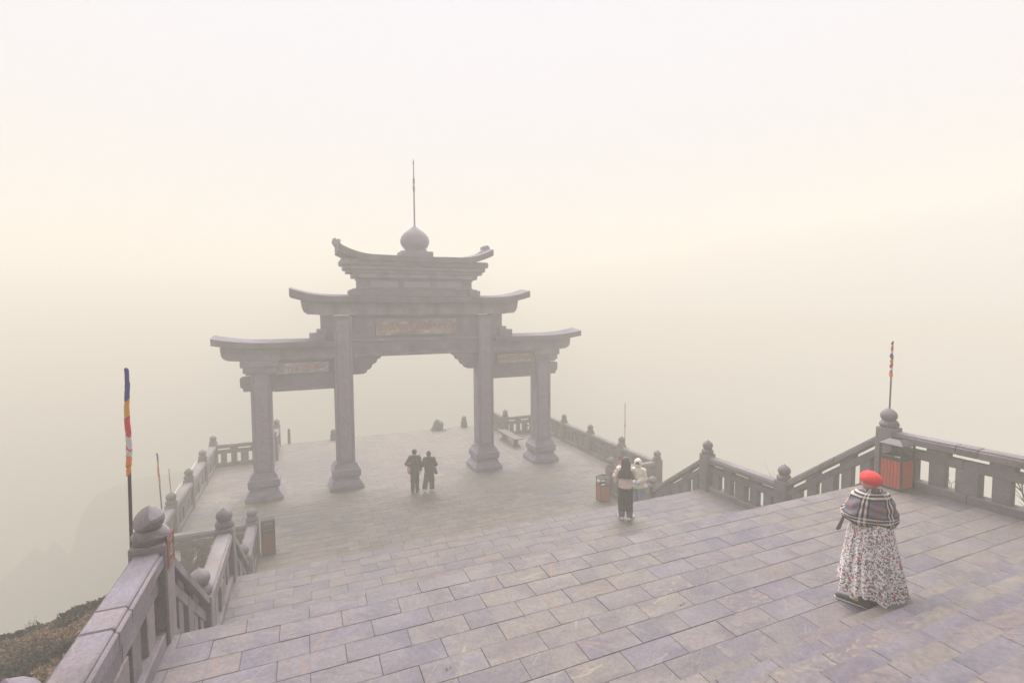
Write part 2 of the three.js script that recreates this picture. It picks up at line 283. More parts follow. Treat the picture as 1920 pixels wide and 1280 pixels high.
// crags in the cloud far below on the left: a steep, ragged ridge
{
  const prof = [[-34, -27], [-27, -18], [-23, -14.3], [-21.6, -12.9], [-21.0, -12.1], [-20.5, -12.8], [-20.1, -12.4], [-19.7, -11.6], [-19.3, -12.9], [-19.1, -13.4], [-18.6, -13.0], [-18.3, -11.8], [-17.9, -10.2], [-17.3, -9.0], [-16.4, -8.2], [-15.3, -7.8], [-13.6, -7.4], [-11, -7.2], [-7, -7.5], [-3, -10], [2, -16], [10, -30]];
  const at = (x) => { for (let i = 1; i < prof.length; i++) if (x <= prof[i][0]) { const [a, b] = prof[i - 1], [c, d] = prof[i]; return lerp(b, d, clamp((x - a) / (c - a))); } return -30; };
  const N = 150, K = 60, P = [], I = [];
  for (let j = 0; j <= K; j++) for (let i = 0; i <= N; i++) {
    const x = lerp(-33, 9, i / N), z = -52 + lerp(-18, 18, j / K), e = Math.abs(z + 52) + 2.5 * (fbm(x * 0.3 + 300, z * 0.3 + 300, 9999, 730, 4) - 0.5) * smooth(0.3, 4, Math.abs(z + 52));
    const K2 = 2.5; P.push(K2 * (x + (fbm(z * 0.35 + 80, x * 0.2 + 300, 9999, 741, 3) - 0.5) * 2.2 * smooth(1, 5, e)), 7 + K2 * (Math.max(-45, at(x) - Math.pow(Math.max(0, e), 1.25) * 0.95 + (fbm(x * 0.8 + 300, z * 0.8 + 300, 9999, 750, 4) - 0.5) * 1.0 * smooth(0.5, 3, e)) - 7), K2 * z);
  }
  for (let j = 0; j < K; j++) for (let i = 0; i < N; i++) { const a = j * (N + 1) + i; I.push(a, a + N + 1, a + 1, a + 1, a + N + 1, a + N + 2); }
  const g = new THREE.BufferGeometry(); g.setAttribute('position', new THREE.Float32BufferAttribute(P, 3)); g.setIndex(I); g.computeVertexNormals();
  const m = new THREE.Mesh(g, mat(0.13, 0.125, 0.105, { roughness: 1 })); m.name = 'hill'; m.userData.kind = 'structure'; m.castShadow = m.receiveShadow = true; scene.add(m);
}
// ---------------------------------------------------------------- the stone gate
const GX = 4.4, GZ = -20.83;
{
  const G = thing('stone_gate', 'tall grey stone ceremonial gate with three tiers of upturned roofs standing on the plaza', 'gate', [GX, 0, GZ]);
  const bx = (x0, x1, y0, y1, z0, z1, b) => uvm(cbox(x0, x1, y0, y1, z0, z1, b ?? 0.02));
  // frustum-like ring block: square outline w0 at y0, w1 at y1
  const taper = (x, y0, y1, w0, w1, d0 = w0, d1 = w1) => { const h = (y1 - y0); return uvm(cbox(-1, 1, 0, 1, -1, 1, 0.001, (a, b, c) => [x + a * lerp(w0, w1, b) / 2, y0 + b * h, c * lerp(d0, d1, b) / 2])); };
  // faint carved column of invented strokes, as relief
  const carve = (() => { const [c, g] = canvas(128, 1024), r = R(31); g.fillStyle = '#888'; g.fillRect(0, 0, 128, 1024); g.lineWidth = 7; g.strokeStyle = '#333'; for (let k = 0; k < 9; k++) for (let s = 0; s < 9; s++) { g.beginPath(); const x = 26 + r() * 70, y = 20 + k * 112 + r() * 76; g.moveTo(x, y); const a = [0, 1.57, 0.8, 2.3][r() * 4 | 0]; g.quadraticCurveTo(x + r() * 10, y + r() * 10, x + Math.cos(a) * 34, y + Math.sin(a) * 34); g.stroke(); } return ctex(c, false, false); })();
  const carved = mat(0.26, 0.216, 0.308, { bumpMap: carve, bumpScale: 0.09, roughness: 0.9 });
  const panelGeo = (w, h) => new THREE.PlaneGeometry(w, h);
  function column(x, top, joints) {
    const c = part(G, 'column', join([bx(x - 0.35, x + 0.35, 1.0, top, -0.35, 0.35, 0.03)]), M.gate);
    for (const s of [-1, 1]) {       // front and back: raised borders leave a sunk panel, with joints between the drums
      const z = s * 0.35, f = (a, b, y0, y1) => bx(x + a, x + b, y0, y1, Math.min(z, z + s * 0.035), Math.max(z, z + s * 0.035), 0.01);
      part(c, 'border', join([f(-0.34, -0.25, 1.03, top - 0.02), f(0.25, 0.34, 1.03, top - 0.02), f(-0.25, 0.25, 1.03, 1.12), f(-0.25, 0.25, top - 0.12, top - 0.02)]), M.gate);
      const p = part(c, 'inscription_panel', panelGeo(0.44, top - 1.34), carved, [x, (top + 1) / 2, z + s * 0.006]); if (s < 0) p.rotation.y = Math.PI;
    }
    for (const y of joints) part(c, 'joint', uvm(cbox(x - 0.353, x + 0.353, y - 0.008, y + 0.008, -0.353, 0.353, 0.002)), M.rail2);
    part(G, 'column_base', join([bx(x - 0.645, x + 0.645, 0, 0.14, -0.645, 0.645, 0.015), taper(x, 0.14, 0.2, 1.26, 1.2), taper(x, 0.2, 0.34, 1.18, 0.99), taper(x, 0.34, 0.46, 0.98, 0.94), taper(x, 0.46, 0.5, 0.98, 1.08), bx(x - 0.545, x + 0.545, 0.5, 0.76, -0.545, 0.545, 0.02), taper(x, 0.76, 0.8, 1.07, 0.99), taper(x, 0.8, 0.93, 0.98, 0.85), taper(x, 0.93, 0.97, 0.84, 0.84), taper(x, 0.97, 1.01, 0.78, 0.78)]), M.gate);
  }
  column(-2.98, 6.88, [1.9, 2.9, 4.0, 5.3]); column(2.98, 6.88, [2.0, 3.2, 4.3, 5.5]); column(-5.93, 4.98, [2.0, 3.05, 4.1]); column(5.83, 4.98, [1.9, 3.1, 4.05]);
  // side bays
  for (const s of [-1, 1]) {
    const X = (a, b) => (s < 0 ? [-b, -a] : [a, b]), g = (a, b, y0, y1, d, k) => bx(...X(a, b), y0, y1, -d, d, k);
    part(G, 'lintel', g(3.3, 5.6, 4.04, 5.24, 0.22), M.gateDark);
    part(G, 'moulding', join([g(3.32, 5.5, 5.12, 5.235, 0.27), g(3.32, 5.5, 4.02, 4.12, 0.25)]), M.gate);
    part(G, 'architrave', uvm(prism([[3.3, 5.24], [6.62, 5.24], [6.95, 5.27], [7.1, 5.34], [7.17, 5.46], [7.2, 5.76], [3.3, 5.76]].map(([a, b]) => [s * a, b]), -0.42, 0.42, (a, b, c) => [a, b, c])), M.gate);
    part(G, 'capital', join([g(5.28, 6.58, 5.0, 5.24, 0.52), g(5.36, 6.5, 4.78, 5.0, 0.46), g(5.4, 6.42, 4.7, 4.78, 0.42)]), M.gate);
    part(G, 'beam_end', uvm(prism([[6.1, 4.08], [6.52, 4.08], [6.54, 4.2], [6.62, 4.26], [6.63, 4.58], [6.57, 4.62], [6.1, 4.62]].map(([a, b]) => [s * a, b]), -0.2, 0.2, (a, b, c) => [a, b, c])), M.gate);
    // curved bracket under the middle beam
    part(G, 'bracket', uvm(prism([[2.7, 5.26], [1.5, 5.26], [1.52, 5.17], [1.58, 5.12], [1.66, 5.1], [1.7, 4.98], [1.78, 4.92], [1.86, 4.9], [1.9, 4.78], [1.98, 4.7], [2.06, 4.68], [2.1, 4.58], [2.2, 4.53], [2.36, 4.52], [2.7, 4.52]].map(([a, b]) => [s * a, b]), -0.2, 0.2, (a, b, c) => [a, b, c])), M.gateDark);
    part(G, 'stepped_block', join([g(3.6, 4.2, 5.88, 6.22, 0.5), g(3.6, 3.93, 6.22, 6.36, 0.45)]), M.gate);
    part(G, 'stepped_block', join([g(2.2, 2.7, 7.66, 7.9, 0.5), g(2.2, 2.57, 7.9, 7.95, 0.47)]), M.gate);
  }
  // middle bay, walls, bands
  part(G, 'lintel', bx(-2.7, 2.7, 5.24, 6.92, -0.24, 0.24), M.gateDark);
  part(G, 'moulding', join([bx(-2.62, 2.62, 5.22, 5.34, -0.29, 0.29), bx(-2.62, 2.62, 5.82, 5.95, -0.29, 0.29), bx(-2.62, 2.62, 6.8, 6.93, -0.3, 0.3)]), M.gate);
  for (const s of [-1, 1]) part(G, 'pier', bx(...(s < 0 ? [-3.78, -3.3] : [3.3, 3.78]), 5.7, 6.92, -0.3, 0.3), M.gateDark);
  part(G, 'architrave', uvm(prism([[-3.75, 6.9], [3.75, 6.9], [3.95, 6.93], [4.25, 6.94], [4.38, 7.04], [4.44, 7.2], [4.48, 7.52], [-4.48, 7.52], [-4.44, 7.2], [-4.38, 7.04], [-4.25, 6.94], [-3.95, 6.93]], -0.5, 0.5, (a, b, c) => [a, b, c])), M.gate);
  part(G, 'upper_wall', bx(-2.38, 2.38, 7.5, 8.45, -0.3, 0.3), M.gateDark);
  part(G, 'moulding', join([bx(-2.42, 2.42, 7.93, 8.0, -0.34, 0.34), bx(-2.42, 2.42, 8.28, 8.36, -0.34, 0.34)]), M.gate);
  for (const x of [-1.35, 0, 1.35]) part(G, 'relief_panel', uvm(cbox(x - 0.55, x + 0.55, 8.01, 8.27, 0.3, 0.33, 0.01)), mat(0.26, 0.215, 0.3, { bumpMap: carve, bumpScale: 0.02 }));
  part(G, 'cornice', join([bx(-2.58, 2.58, 8.37, 8.56, -0.48, 0.48), bx(-2.78, 2.78, 8.56, 8.68, -0.56, 0.56), bx(-2.9, 2.9, 8.68, 8.86, -0.66, 0.66, 0.05), bx(-3.02, 3.02, 8.86, 9.1, -0.74, 0.74, 0.06)]), M.gate);
  for (const [x, y0, y1, d] of [[-1.6, 5.36, 5.8, 0.243], [0.1, 5.36, 5.8, 0.243], [1.75, 5.36, 5.8, 0.243], [-2.2, 6.96, 7.5, 0.503], [-0.3, 6.96, 7.5, 0.503], [1.9, 6.96, 7.5, 0.503], [-4.6, 4.14, 4.6, 0.223], [4.5, 4.14, 4.6, 0.223], [-5.2, 5.3, 5.74, 0.423], [5.0, 5.3, 5.74, 0.423], [-1.1, 8.02, 8.27, 0.303]]) part(G, 'joint', uvm(cbox(x - 0.008, x + 0.008, y0, y1, -d, d, 0.001)), M.rail2);
  // roofs: slabs that curl up at their ends, ridge in the middle and eaves to both sides
  const roof = (stations, inner) => {            // [x, ridge y, thickness of the fascia, half depth]
    const T = [], ring = ([x, y, t, d]) => [[x, y, 0.09], [x, y - 0.06, d * 0.55], [x, y - 0.1, d], [x, y - 0.1 - t, d], [x, y - 0.1 - t, d - 0.16], [x, y - 0.12 - t, -d + 0.16], [x, y - 0.1 - t, -d], [x, y - 0.1, -d], [x, y - 0.06, -d * 0.55], [x, y, -0.09]];
    const rs = stations.map(ring);
    for (let i = 0; i + 1 < rs.length; i++) for (let k = 0; k < 10; k++) { const a = rs[i][k], b = rs[i + 1][k], c = rs[i + 1][(k + 1) % 10], d = rs[i][(k + 1) % 10]; T.push([a, c, b], [a, d, c]); }
    for (const [r, f] of [[rs[0], 1], [rs[rs.length - 1], 0]]) for (let k = 1; k < 9; k++) T.push(f ? [r[0], r[k + 1], r[k]] : [r[0], r[k], r[k + 1]]);
    return uvm(tris(T));
  };
  const curl = (x0, x1, y, rise, t, d, from, n = 16) => Array.from({ length: n + 1 }, (_, i) => { const x = lerp(x0, x1, i / n), f = clamp((Math.abs(x) - from) / (Math.max(Math.abs(x0), Math.abs(x1)) - from)); return [x, y + rise * Math.pow(f, 2.1) + 0.02 * smooth(0, from, Math.abs(x)), t + 0.04 * f, d + 0.14 * f]; });
  part(G, 'roof', roof(curl(-7.41, -3.3, 5.99, 0.19, 0.2, 0.74, 5.6)), M.gateRoof);
  part(G, 'roof', roof(curl(3.3, 7.52, 5.99, 0.19, 0.2, 0.74, 5.6)), M.gateRoof);
  part(G, 'roof', roof(curl(-4.85, 4.85, 7.7, 0.28, 0.23, 0.86, 3.2, 36)), M.gateRoof);
  const top = part(G, 'roof', roof(curl(-3.12, 3.12, 9.33, 0.38, 0.22, 0.92, 1.7, 30)), M.gateRoof);
  for (const s of [-1, 1]) part(top, 'roof_ornament', uvm(prism([[2.72, 9.42], [2.98, 9.44], [3.18, 9.58], [3.28, 9.74], [3.25, 9.86], [3.16, 9.9], [3.1, 9.84], [3.03, 9.88], [2.95, 9.82], [2.98, 9.7], [2.9, 9.62], [2.76, 9.56]].map(([a, b]) => [s * a, b + 0.02]), -0.3, 0.3, (a, b, c) => [a, b, c * (1 - 0.5 * clamp((b - 9.5) / 0.4))])), M.gate);
  part(G, 'finial_base', join([bx(-0.66, 0.66, 9.22, 9.5, -0.5, 0.5), bx(-0.42, 0.42, 9.5, 9.58, -0.4, 0.4)]), M.gate);
  const fin = part(G, 'finial', new THREE.LatheGeometry([[0, 9.55], [0.4, 9.55], [0.42, 9.6], [0.52, 9.72], [0.59, 9.86], [0.6, 9.98], [0.56, 10.12], [0.46, 10.26], [0.32, 10.38], [0.17, 10.48], [0.07, 10.56], [0.03, 10.62], [0, 10.64]].map(([a, b]) => new THREE.Vector2(a, b)), 32), M.gate);
  part(fin, 'spire', new THREE.LatheGeometry([[0, 10.5], [0.035, 10.5], [0.033, 12.0], [0.05, 12.05], [0.05, 12.2], [0.03, 12.25], [0.03, 12.32], [0.05, 12.36], [0.045, 12.5], [0.026, 12.55], [0.02, 13.1], [0.035, 13.14], [0.03, 13.2], [0.0, 13.36]].map(([a, b]) => new THREE.Vector2(a, b)), 12), M.gate);
  // name plaques: red painted letters on weathered pale stone
  const plaque = (w, h, text, px, seed, ground) => {
    const [c, g] = canvas(1024, Math.round(1024 * h / w)), r = R(seed), H = c.height;
    fill(c, g, (u, v) => { const n = fbm(u * 9, v * 4, 99, seed, 4) - 0.5; return ground.map((q) => q + n * 70); });
    for (let k = 0; k < 40; k++) { g.fillStyle = `rgba(${r() < 0.5 ? '90,80,90' : '240,228,190'},${0.1 + r() * 0.25})`; g.fillRect(r() * 1024, r() * H, 10 + r() * 110, 4 + r() * 40); }
    g.font = `bold ${px}px serif`; g.fillStyle = g.strokeStyle = '#96503f'; g.lineWidth = px * 0.07; g.lineCap = 'round';
    const plain = { 'Ắ': 'A', 'Ộ': 'O', 'Ĩ': 'I', 'Ú': 'U', 'Ê': 'E', 'Â': 'A' }, mark = { 'Ắ': 'u/', 'Ộ': '^.', 'Ĩ': '~', 'Ú': '/', 'Ê': '^', 'Â': '^' };
    const bare = [...text].map((ch) => plain[ch] ?? ch).join(''); let x = (1024 - g.measureText(bare).width) / 2; const y = H * 0.5 + px * 0.4, t = y - px * 0.78;
    for (const ch of text) {
      const b = plain[ch] ?? ch, w2 = g.measureText(b).width, m = x + w2 / 2, q = px * 0.1, ln = (...p) => { g.beginPath(); p.forEach(([a, e], i) => (i ? g.lineTo(a, e) : g.moveTo(a, e))); g.stroke(); };
      g.fillText(b, x, y);
      for (const k of mark[ch] ?? '') {
        if (k === '^') ln([m - q * 1.4, t], [m, t - q], [m + q * 1.4, t]); if (k === '/') ln([m + (mark[ch].length > 1 ? q * 0.3 : -q * 0.3), t - q * (mark[ch].length > 1 ? 0.9 : 0)], [m + q * 1.2, t - q * 1.7]);
        if (k === 'u') ln([m - q * 1.3, t - q * 0.8], [m - q * 0.6, t], [m + q * 0.6, t], [m + q * 1.3, t - q * 0.8]); if (k === '~') ln([m - q * 1.4, t], [m - q * 0.6, t - q * 0.7], [m + q * 0.5, t], [m + q * 1.4, t - q * 0.7]);
        if (k === '.') { g.beginPath(); g.arc(m, y + q * 1.3, q * 0.6, 0, 7); g.fill(); }
      }
      x += w2;
    }
    return mat(1, 1, 1, { map: ctex(c, true, false), roughness: 0.8 });
  };
  const board = (x, y, w, h, z, m) => { const p = part(G, 'name_plaque', bx(x - w / 2, x + w / 2, y - h / 2, y + h / 2, z - 0.06, z, 0.015), M.rail3); part(p, 'lettering', new THREE.PlaneGeometry(w - 0.05, h - 0.05), m, [x, y, z + 0.004]); };
  board(-0.02, 6.4, 3.42, 0.72, 0.3, plaque(3.42, 0.72, 'THANH VÂN ĐẮC LỘ', 90, 41, [132, 123, 128]));
  board(-4.47, 4.9, 1.92, 0.46, 0.3, plaque(1.92, 0.46, 'TÚC TĨNH', 128, 42, [146, 136, 148]));
  board(4.47, 4.9, 1.92, 0.46, 0.3, plaque(1.92, 0.46, 'TRANG NGHIÊM', 108, 43, [132, 122, 130]));
}
// ---------------------------------------------------------------- stone railings
const lathe = (pts, n = 24) => new THREE.LatheGeometry(pts.map(([a, b]) => new THREE.Vector2(a, b)), n);
const bunGeo = (() => {                      // lotus bun: four carved petals rising from its foot
  const g = lathe([[0, 0], [0.15, 0], [0.152, 0.02], [0.148, 0.03], [0.156, 0.036], [0.163, 0.06], [0.162, 0.075], [0.158, 0.09], [0.152, 0.105], [0.142, 0.122], [0.126, 0.138], [0.106, 0.148], [0, 0.15]], 64), p = g.attributes.position;
  for (let i = 0; i < p.count; i++) { const x = p.getX(i), y = p.getY(i), z = p.getZ(i), r = Math.hypot(x, z); if (r < 0.11 || y < 0.034) continue; const h = 0.034 + 0.062 * Math.sqrt(Math.abs(Math.cos(Math.atan2(z, x) * 2))), k = y < h ? 1.035 : y < h + 0.016 ? 0.972 : 1; p.setX(i, x * k); p.setZ(i, z * k); }
  g.computeVertexNormals(); return g;
})();
const ballGeo = lathe([[0, 0], [0.09, 0.002], [0.122, 0.028], [0.139, 0.062], [0.144, 0.098], [0.138, 0.135], [0.12, 0.168], [0.09, 0.2], [0.055, 0.224], [0.025, 0.243], [0.008, 0.258], [0, 0.262]], 32);
const ballChipped = (() => { const g = ballGeo.clone(), p = g.attributes.position; for (let i = 0; i < p.count; i++) { const v = V(p.getX(i), p.getY(i) - 0.1, p.getZ(i)), n = V(-0.5, 0.72, 0.5).normalize(), d = v.dot(n) - 0.055; if (d > 0) v.addScaledVector(n, -d * 0.85); const n2 = V(0.35, 0.85, 0.4).normalize(), d2 = v.dot(n2) - 0.092; if (d2 > 0) v.addScaledVector(n2, -d2 * 0.9); p.setXYZ(i, v.x, v.y + 0.1, v.z); } return toCreasedNormals(g, 0.35); })();
for (const g of [bunGeo, ballGeo, ballChipped]) { const u = g.attributes.uv; for (let i = 0; i < u.count; i++) u.setXY(i, u.getX(i) * 0.5, u.getY(i) * 0.22); }
const shaftGeo = uvm(cbox(-0.16, 0.16, -0.05, 1.06, -0.16, 0.16, 0.016));
function post(parent, x, y, z, opt = {}) {
  const m = railMats[rnd() * 3 | 0], s = part(parent, 'post', shaftGeo, m, [x, y, z]); s.rotation.set((rnd() - 0.5) * 0.012, (rnd() - 0.5) * 0.03, (rnd() - 0.5) * 0.012);
  const b = part(s, 'lotus_base', bunGeo, m, [0, 1.055, 0]); b.rotation.y = rnd() * 0.3;
  const f = part(s, 'finial', opt.chipped ? ballChipped : ballGeo, m, [opt.dx ?? 0, 1.195, 0]); f.rotation.set(opt.tx ?? (rnd() - 0.5) * 0.12, opt.chipped ? 0 : rnd() * 6, opt.tz ?? (rnd() - 0.5) * 0.12);
  return s;
}
// one bay between two post centres; y runs along the slope. Everything is relative to (ox, oy, oz)
function bay(parent, a, b, o, { joint = false, inner = 1, n = 5 } = {}) {
  const L0 = Math.hypot(b[0] - a[0], b[2] - a[2]), dx = (b[0] - a[0]) / L0, dz = (b[2] - a[2]) / L0, slope = (b[1] - a[1]) / L0, L = L0 - 0.3, s0 = 0.15;
  const put = (s, y, t) => [a[0] - o[0] + dx * s - dz * t, a[1] - o[1] + y + slope * s, a[2] - o[2] + dz * s + dx * t];
  const piece = (name, s1, s2, y1, y2, w, m, bev = 0.01, sh = 0) => part(parent, name, uvm(cbox(s1, s2, y1, y2, -w / 2 + sh, w / 2 + sh, bev, put)), m ?? railMats[rnd() * 3 | 0]);
  const cop = (s1, s2, m, grow = 0) => part(parent, 'coping', join([uvm(cbox(s1, s2, 0.825, 0.955, -0.14 - grow, 0.14 + grow, 0.012, put)), uvm(cbox(s1 + 0.001, s2 - 0.001, 0.94, 0.99 + grow, -0.112 - grow, 0.112 + grow, 0.014, put))]), m);
  const m1 = railMats[rnd() * 3 | 0], mid = s0 + L * 0.5;
  if (joint) { cop(s0, mid - 0.16, m1); cop(mid - 0.157, mid + 0.157, M.rail, 0.002); cop(mid + 0.16, s0 + L, railMats[rnd() * 3 | 0]); } else cop(s0, s0 + L, m1);
  const cut = s0 + L * 0.47;
  piece('middle_rail', s0, cut, 0.565, 0.73, 0.17); piece('middle_rail', cut + 0.004, s0 + L, 0.565, 0.73, 0.17);
  for (let k = 0; k < n; k++) {
    const f = n === 5 ? [0.115, 0.305, 0.5, 0.695, 0.885][k] : (k + 0.5) / n, big = n === 5 ? k === 2 : false, w = n === 5 ? L * (big ? 0.14 : 0.105) : 0.22, c = s0 + L * f;
    piece('baluster', c - w / 2, c + w / 2, 0.145, 0.567, big ? 0.2 : 0.15, null, 0.008);
    if (n === 5 ? k === 1 || k === 3 : k % 2 === 1) piece('spacer_block', c - w * 0.68, c + w * 0.68, 0.728, 0.828, 0.17);
  }
  piece('plinth', s0, cut + 0.1, -0.03, 0.147, 0.26); piece('plinth', cut + 0.104, s0 + L, -0.03, 0.147, 0.26);
}
function railing(label, posts, bays, opt = {}) {
  const o = posts[0] ? posts[0] : bays[0][0], t = thing('stone_railing', label, 'railing', o);
  posts.forEach((p, i) => post(t, p[0] - o[0], p[1] - o[1], p[2] - o[2], opt.posts?.[i]));
  bays.forEach(([a, b]) => bay(t, a, b, o, opt)); return t;
}
const Z1 = -6.05, Z2 = -8.33, Z3 = -10.82, Z4 = -13.23, Z5 = -15.68, Z0 = -3.4;
const side = [-15.68, -18.08, -20.66, -23.33, ZC];
for (const [x, px, ix, s] of [[XL, PL, IL, 'left'], [XR, PR, IR, 'right']]) {
  const lf = s === 'left', P0 = [x, YA, Z0], P1 = [x, YA, Z1], P2 = [x, YB, Z2], P3 = [x, YB, Z3], P4 = [x, 0, Z4], P5 = [x, 0, Z5];
  railing(lf ? 'grey stone railing nearest the camera at lower left, one post finial chipped' : 'grey stone railing at the right edge behind the slatted bin and red beret',
    [P1, P0], [[P1, P0]], { joint: true, posts: lf ? [{ chipped: true, tz: 0.12, tx: 0.1 }, {}] : [{ tz: -0.14, dx: -0.01 }, {}] });
  railing(lf ? 'steep sloping stone handrail descending from the nearest left post with the red sign' : 'sloping stone handrail climbing to the post in front of the right flagpole', [], [[P1, P2]], { joint: true });
  railing(lf ? 'level stone railing left of the middle landing, in front of dry bushes' : 'level stone railing between two posts on the right of the middle landing', [P2, P3], [[P2, P3]]);
  railing(lf ? 'short sloping stone handrail next to the left black and orange bin' : 'sloping stone handrail on the right, descending to the red-signed post behind the women', [], [[P3, P4]]);
  railing(lf ? 'short stone railing at the foot of the left stairs, behind the black and orange bin' : 'short stone railing behind the right plaza bin and the two women', [P4, P5], [[P4, P5]]);
  const C = [px, 0, side[0]], crossPosts = [];
  railing(lf ? 'shaded stone railing crossing behind the dry bushes on the left' : 'stone railing seen face-on behind the white-hooded woman, reaching the corner post', crossPosts, [[P5, C]]);
  const ps = side.map((z) => [px, 0, z]);
  railing(lf ? 'long stone railing along the left plaza edge with a white cable outside' : 'long stone railing along the right plaza edge, fading into the fog', ps, ps.slice(1).map((p, i) => [ps[i], p]));
  const E = [ix, 0, ZC];
  railing(lf ? 'hazy stone railing across the plaza behind the leftmost gate column' : 'hazy stone railing across the plaza behind the rightmost gate column and the benches', [], [[ps[4], E]], { n: 5 });
  railing(lf ? 'faint stone railing leading on into the fog between the two left gate columns' : 'faint stone railing leading on into the fog between the two right gate columns', [E, [ix, 0, -28.5]], [[E, [ix, 0, -28.5]]]);
}
// ---------------------------------------------------------------- figures: signed distance fields meshed by surface nets
const smin = (a, b, k) => { const h = Math.max(k - Math.abs(a - b), 0) / k; return Math.min(a, b) - h * h * k * 0.25; };
const cap = (a, b, ra, rb = ra, k = 0.03) => { const d = [b[0] - a[0], b[1] - a[1], b[2] - a[2]], l = d[0] * d[0] + d[1] * d[1] + d[2] * d[2] || 1e-9; const f = (x, y, z) => { const px = x - a[0], py = y - a[1], pz = z - a[2], t = clamp((px * d[0] + py * d[1] + pz * d[2]) / l); return Math.hypot(px - d[0] * t, py - d[1] * t, pz - d[2] * t) - (ra + (rb - ra) * t); }; f.k = k; return f; };
const ell = (c, r, k = 0.04) => { const f = (x, y, z) => { const px = (x - c[0]) / r[0], py = (y - c[1]) / r[1], pz = (z - c[2]) / r[2], q = Math.hypot(px, py, pz), s = Math.hypot(px / r[0], py / r[1], pz / r[2]); return s < 1e-9 ? -Math.min(...r) : q * (q - 1) / s; }; f.k = k; return f; };
const union = (list) => (x, y, z) => { let d = list[0](x, y, z); for (let i = 1; i < list.length; i++) d = smin(d, list[i](x, y, z), list[i].k ?? 0.03); return d; };
function nets(fn, lo, hi, cell) {
  const n = [0, 1, 2].map((i) => Math.ceil((hi[i] - lo[i]) / cell) + 1), [nx, ny, nz] = n, F = new Float32Array(nx * ny * nz), id = (i, j, k) => i + nx * (j + ny * k);
  for (let k = 0; k < nz; k++) for (let j = 0; j < ny; j++) for (let i = 0; i < nx; i++) F[id(i, j, k)] = fn(lo[0] + i * cell, lo[1] + j * cell, lo[2] + k * cell);
  const at = new Int32Array(F.length).fill(-1), P = [], I = [];
  for (let k = 0; k < nz - 1; k++) for (let j = 0; j < ny - 1; j++) for (let i = 0; i < nx - 1; i++) {
    let m = 0, sx = 0, sy = 0, sz = 0; const c = (a, b, e) => F[id(i + a, j + b, k + e)];
    const edge = (a, b) => { const u = c(...a), v = c(...b); if ((u < 0) !== (v < 0)) { const t = u / (u - v); sx += a[0] + (b[0] - a[0]) * t; sy += a[1] + (b[1] - a[1]) * t; sz += a[2] + (b[2] - a[2]) * t; m++; } };
    const s = c(0, 0, 0) < 0; if (s === c(1, 0, 0) < 0 && s === c(0, 1, 0) < 0 && s === c(0, 0, 1) < 0 && s === c(1, 1, 0) < 0 && s === c(1, 0, 1) < 0 && s === c(0, 1, 1) < 0 && s === c(1, 1, 1) < 0) continue;
    for (const a of [0, 1]) for (const b of [0, 1]) { edge([0, a, b], [1, a, b]); edge([a, 0, b], [a, 1, b]); edge([a, b, 0], [a, b, 1]); }
    at[id(i, j, k)] = P.length / 3; P.push(lo[0] + (i + sx / m) * cell, lo[1] + (j + sy / m) * cell, lo[2] + (k + sz / m) * cell);
  }
  const st = [1, nx, nx * ny];
  for (let k = 1; k < nz - 1; k++) for (let j = 1; j < ny - 1; j++) for (let i = 1; i < nx - 1; i++) for (let a = 0; a < 3; a++) {
    const o = id(i, j, k), u = F[o] < 0, v = F[o + st[a]] < 0; if (u === v) continue;
    const e = st[(a + 1) % 3], f = st[(a + 2) % 3], q = [at[o], at[o - e], at[o - e - f], at[o - f]]; if (q.some((x) => x < 0)) continue;
    if (u) I.push(q[0], q[1], q[2], q[0], q[2], q[3]); else I.push(q[0], q[2], q[1], q[0], q[3], q[2]);
  }
  const g = new THREE.BufferGeometry(); g.setAttribute('position', new THREE.Float32BufferAttribute(P, 3)); g.setIndex(I); g.computeVertexNormals(); return g;
}
const boxOf = (pts, r) => [[0, 1, 2].map((i) => Math.min(...pts.map((p) => p[i])) - r), [0, 1, 2].map((i) => Math.max(...pts.map((p) => p[i])) + r)];
const mul = (v, k) => v.map((x) => x * k), add = (a, b) => a.map((x, i) => x + b[i]), sub = (a, b) => a.map((x, i) => x - b[i]), nrm = (v) => mul(v, 1 / (Math.hypot(...v) || 1)), crs = (a, b) => [a[1] * b[2] - a[2] * b[1], a[2] * b[0] - a[0] * b[2], a[0] * b[1] - a[1] * b[0]];
// a hand at wrist w, pointing along d, back of the hand towards up, thumb on the side given by s; curl closes the fingers
function handPrims(w, d, up, s, curl = 0.4, size = 1) {
  d = nrm(d); const side = nrm(crs(d, up)), u = nrm(crs(side, d)), o = [], at = (a, b, c) => add(w, add(mul(d, a * size), add(mul(side, b * size), mul(u, c * size))));
  o.push(cap(at(0, 0, 0), at(0.05, 0, 0), 0.024 * size, 0.028 * size, 0.015), cap(at(0.045, -0.022, 0), at(0.085, -0.026, 0), 0.014 * size, 0.012 * size, 0.012), cap(at(0.045, 0.022, 0), at(0.085, 0.026, 0), 0.014 * size, 0.012 * size, 0.012));
  [[-0.03, 0.058], [-0.01, 0.075], [0.01, 0.08], [0.03, 0.072]].forEach(([b, L]) => {
    b *= -s; let p = at(0.085, b, 0), a = 0; for (const f of [0.45, 0.3, 0.25]) { a += curl * 0.9; const q = add(p, add(mul(d, Math.cos(a) * L * f * size), mul(u, -Math.sin(a) * L * f * size))); o.push(cap(p, q, 0.0088 * size, 0.0078 * size, 0.006)); p = q; }
  });
  const t0 = at(0.025, s * 0.025, 0), t1 = at(0.055, s * 0.05, -0.008), t2 = at(0.085, s * 0.052 - s * curl * 0.02, -0.02); o.push(cap(t0, t1, 0.013 * size, 0.011 * size, 0.01), cap(t1, t2, 0.0105 * size, 0.009 * size, 0.006));
  return o;
}
const skin = mat(0.42, 0.25, 0.19, { roughness: 0.6 }), hairBlack = mat(0.012, 0.010, 0.014, { roughness: 0.45 });
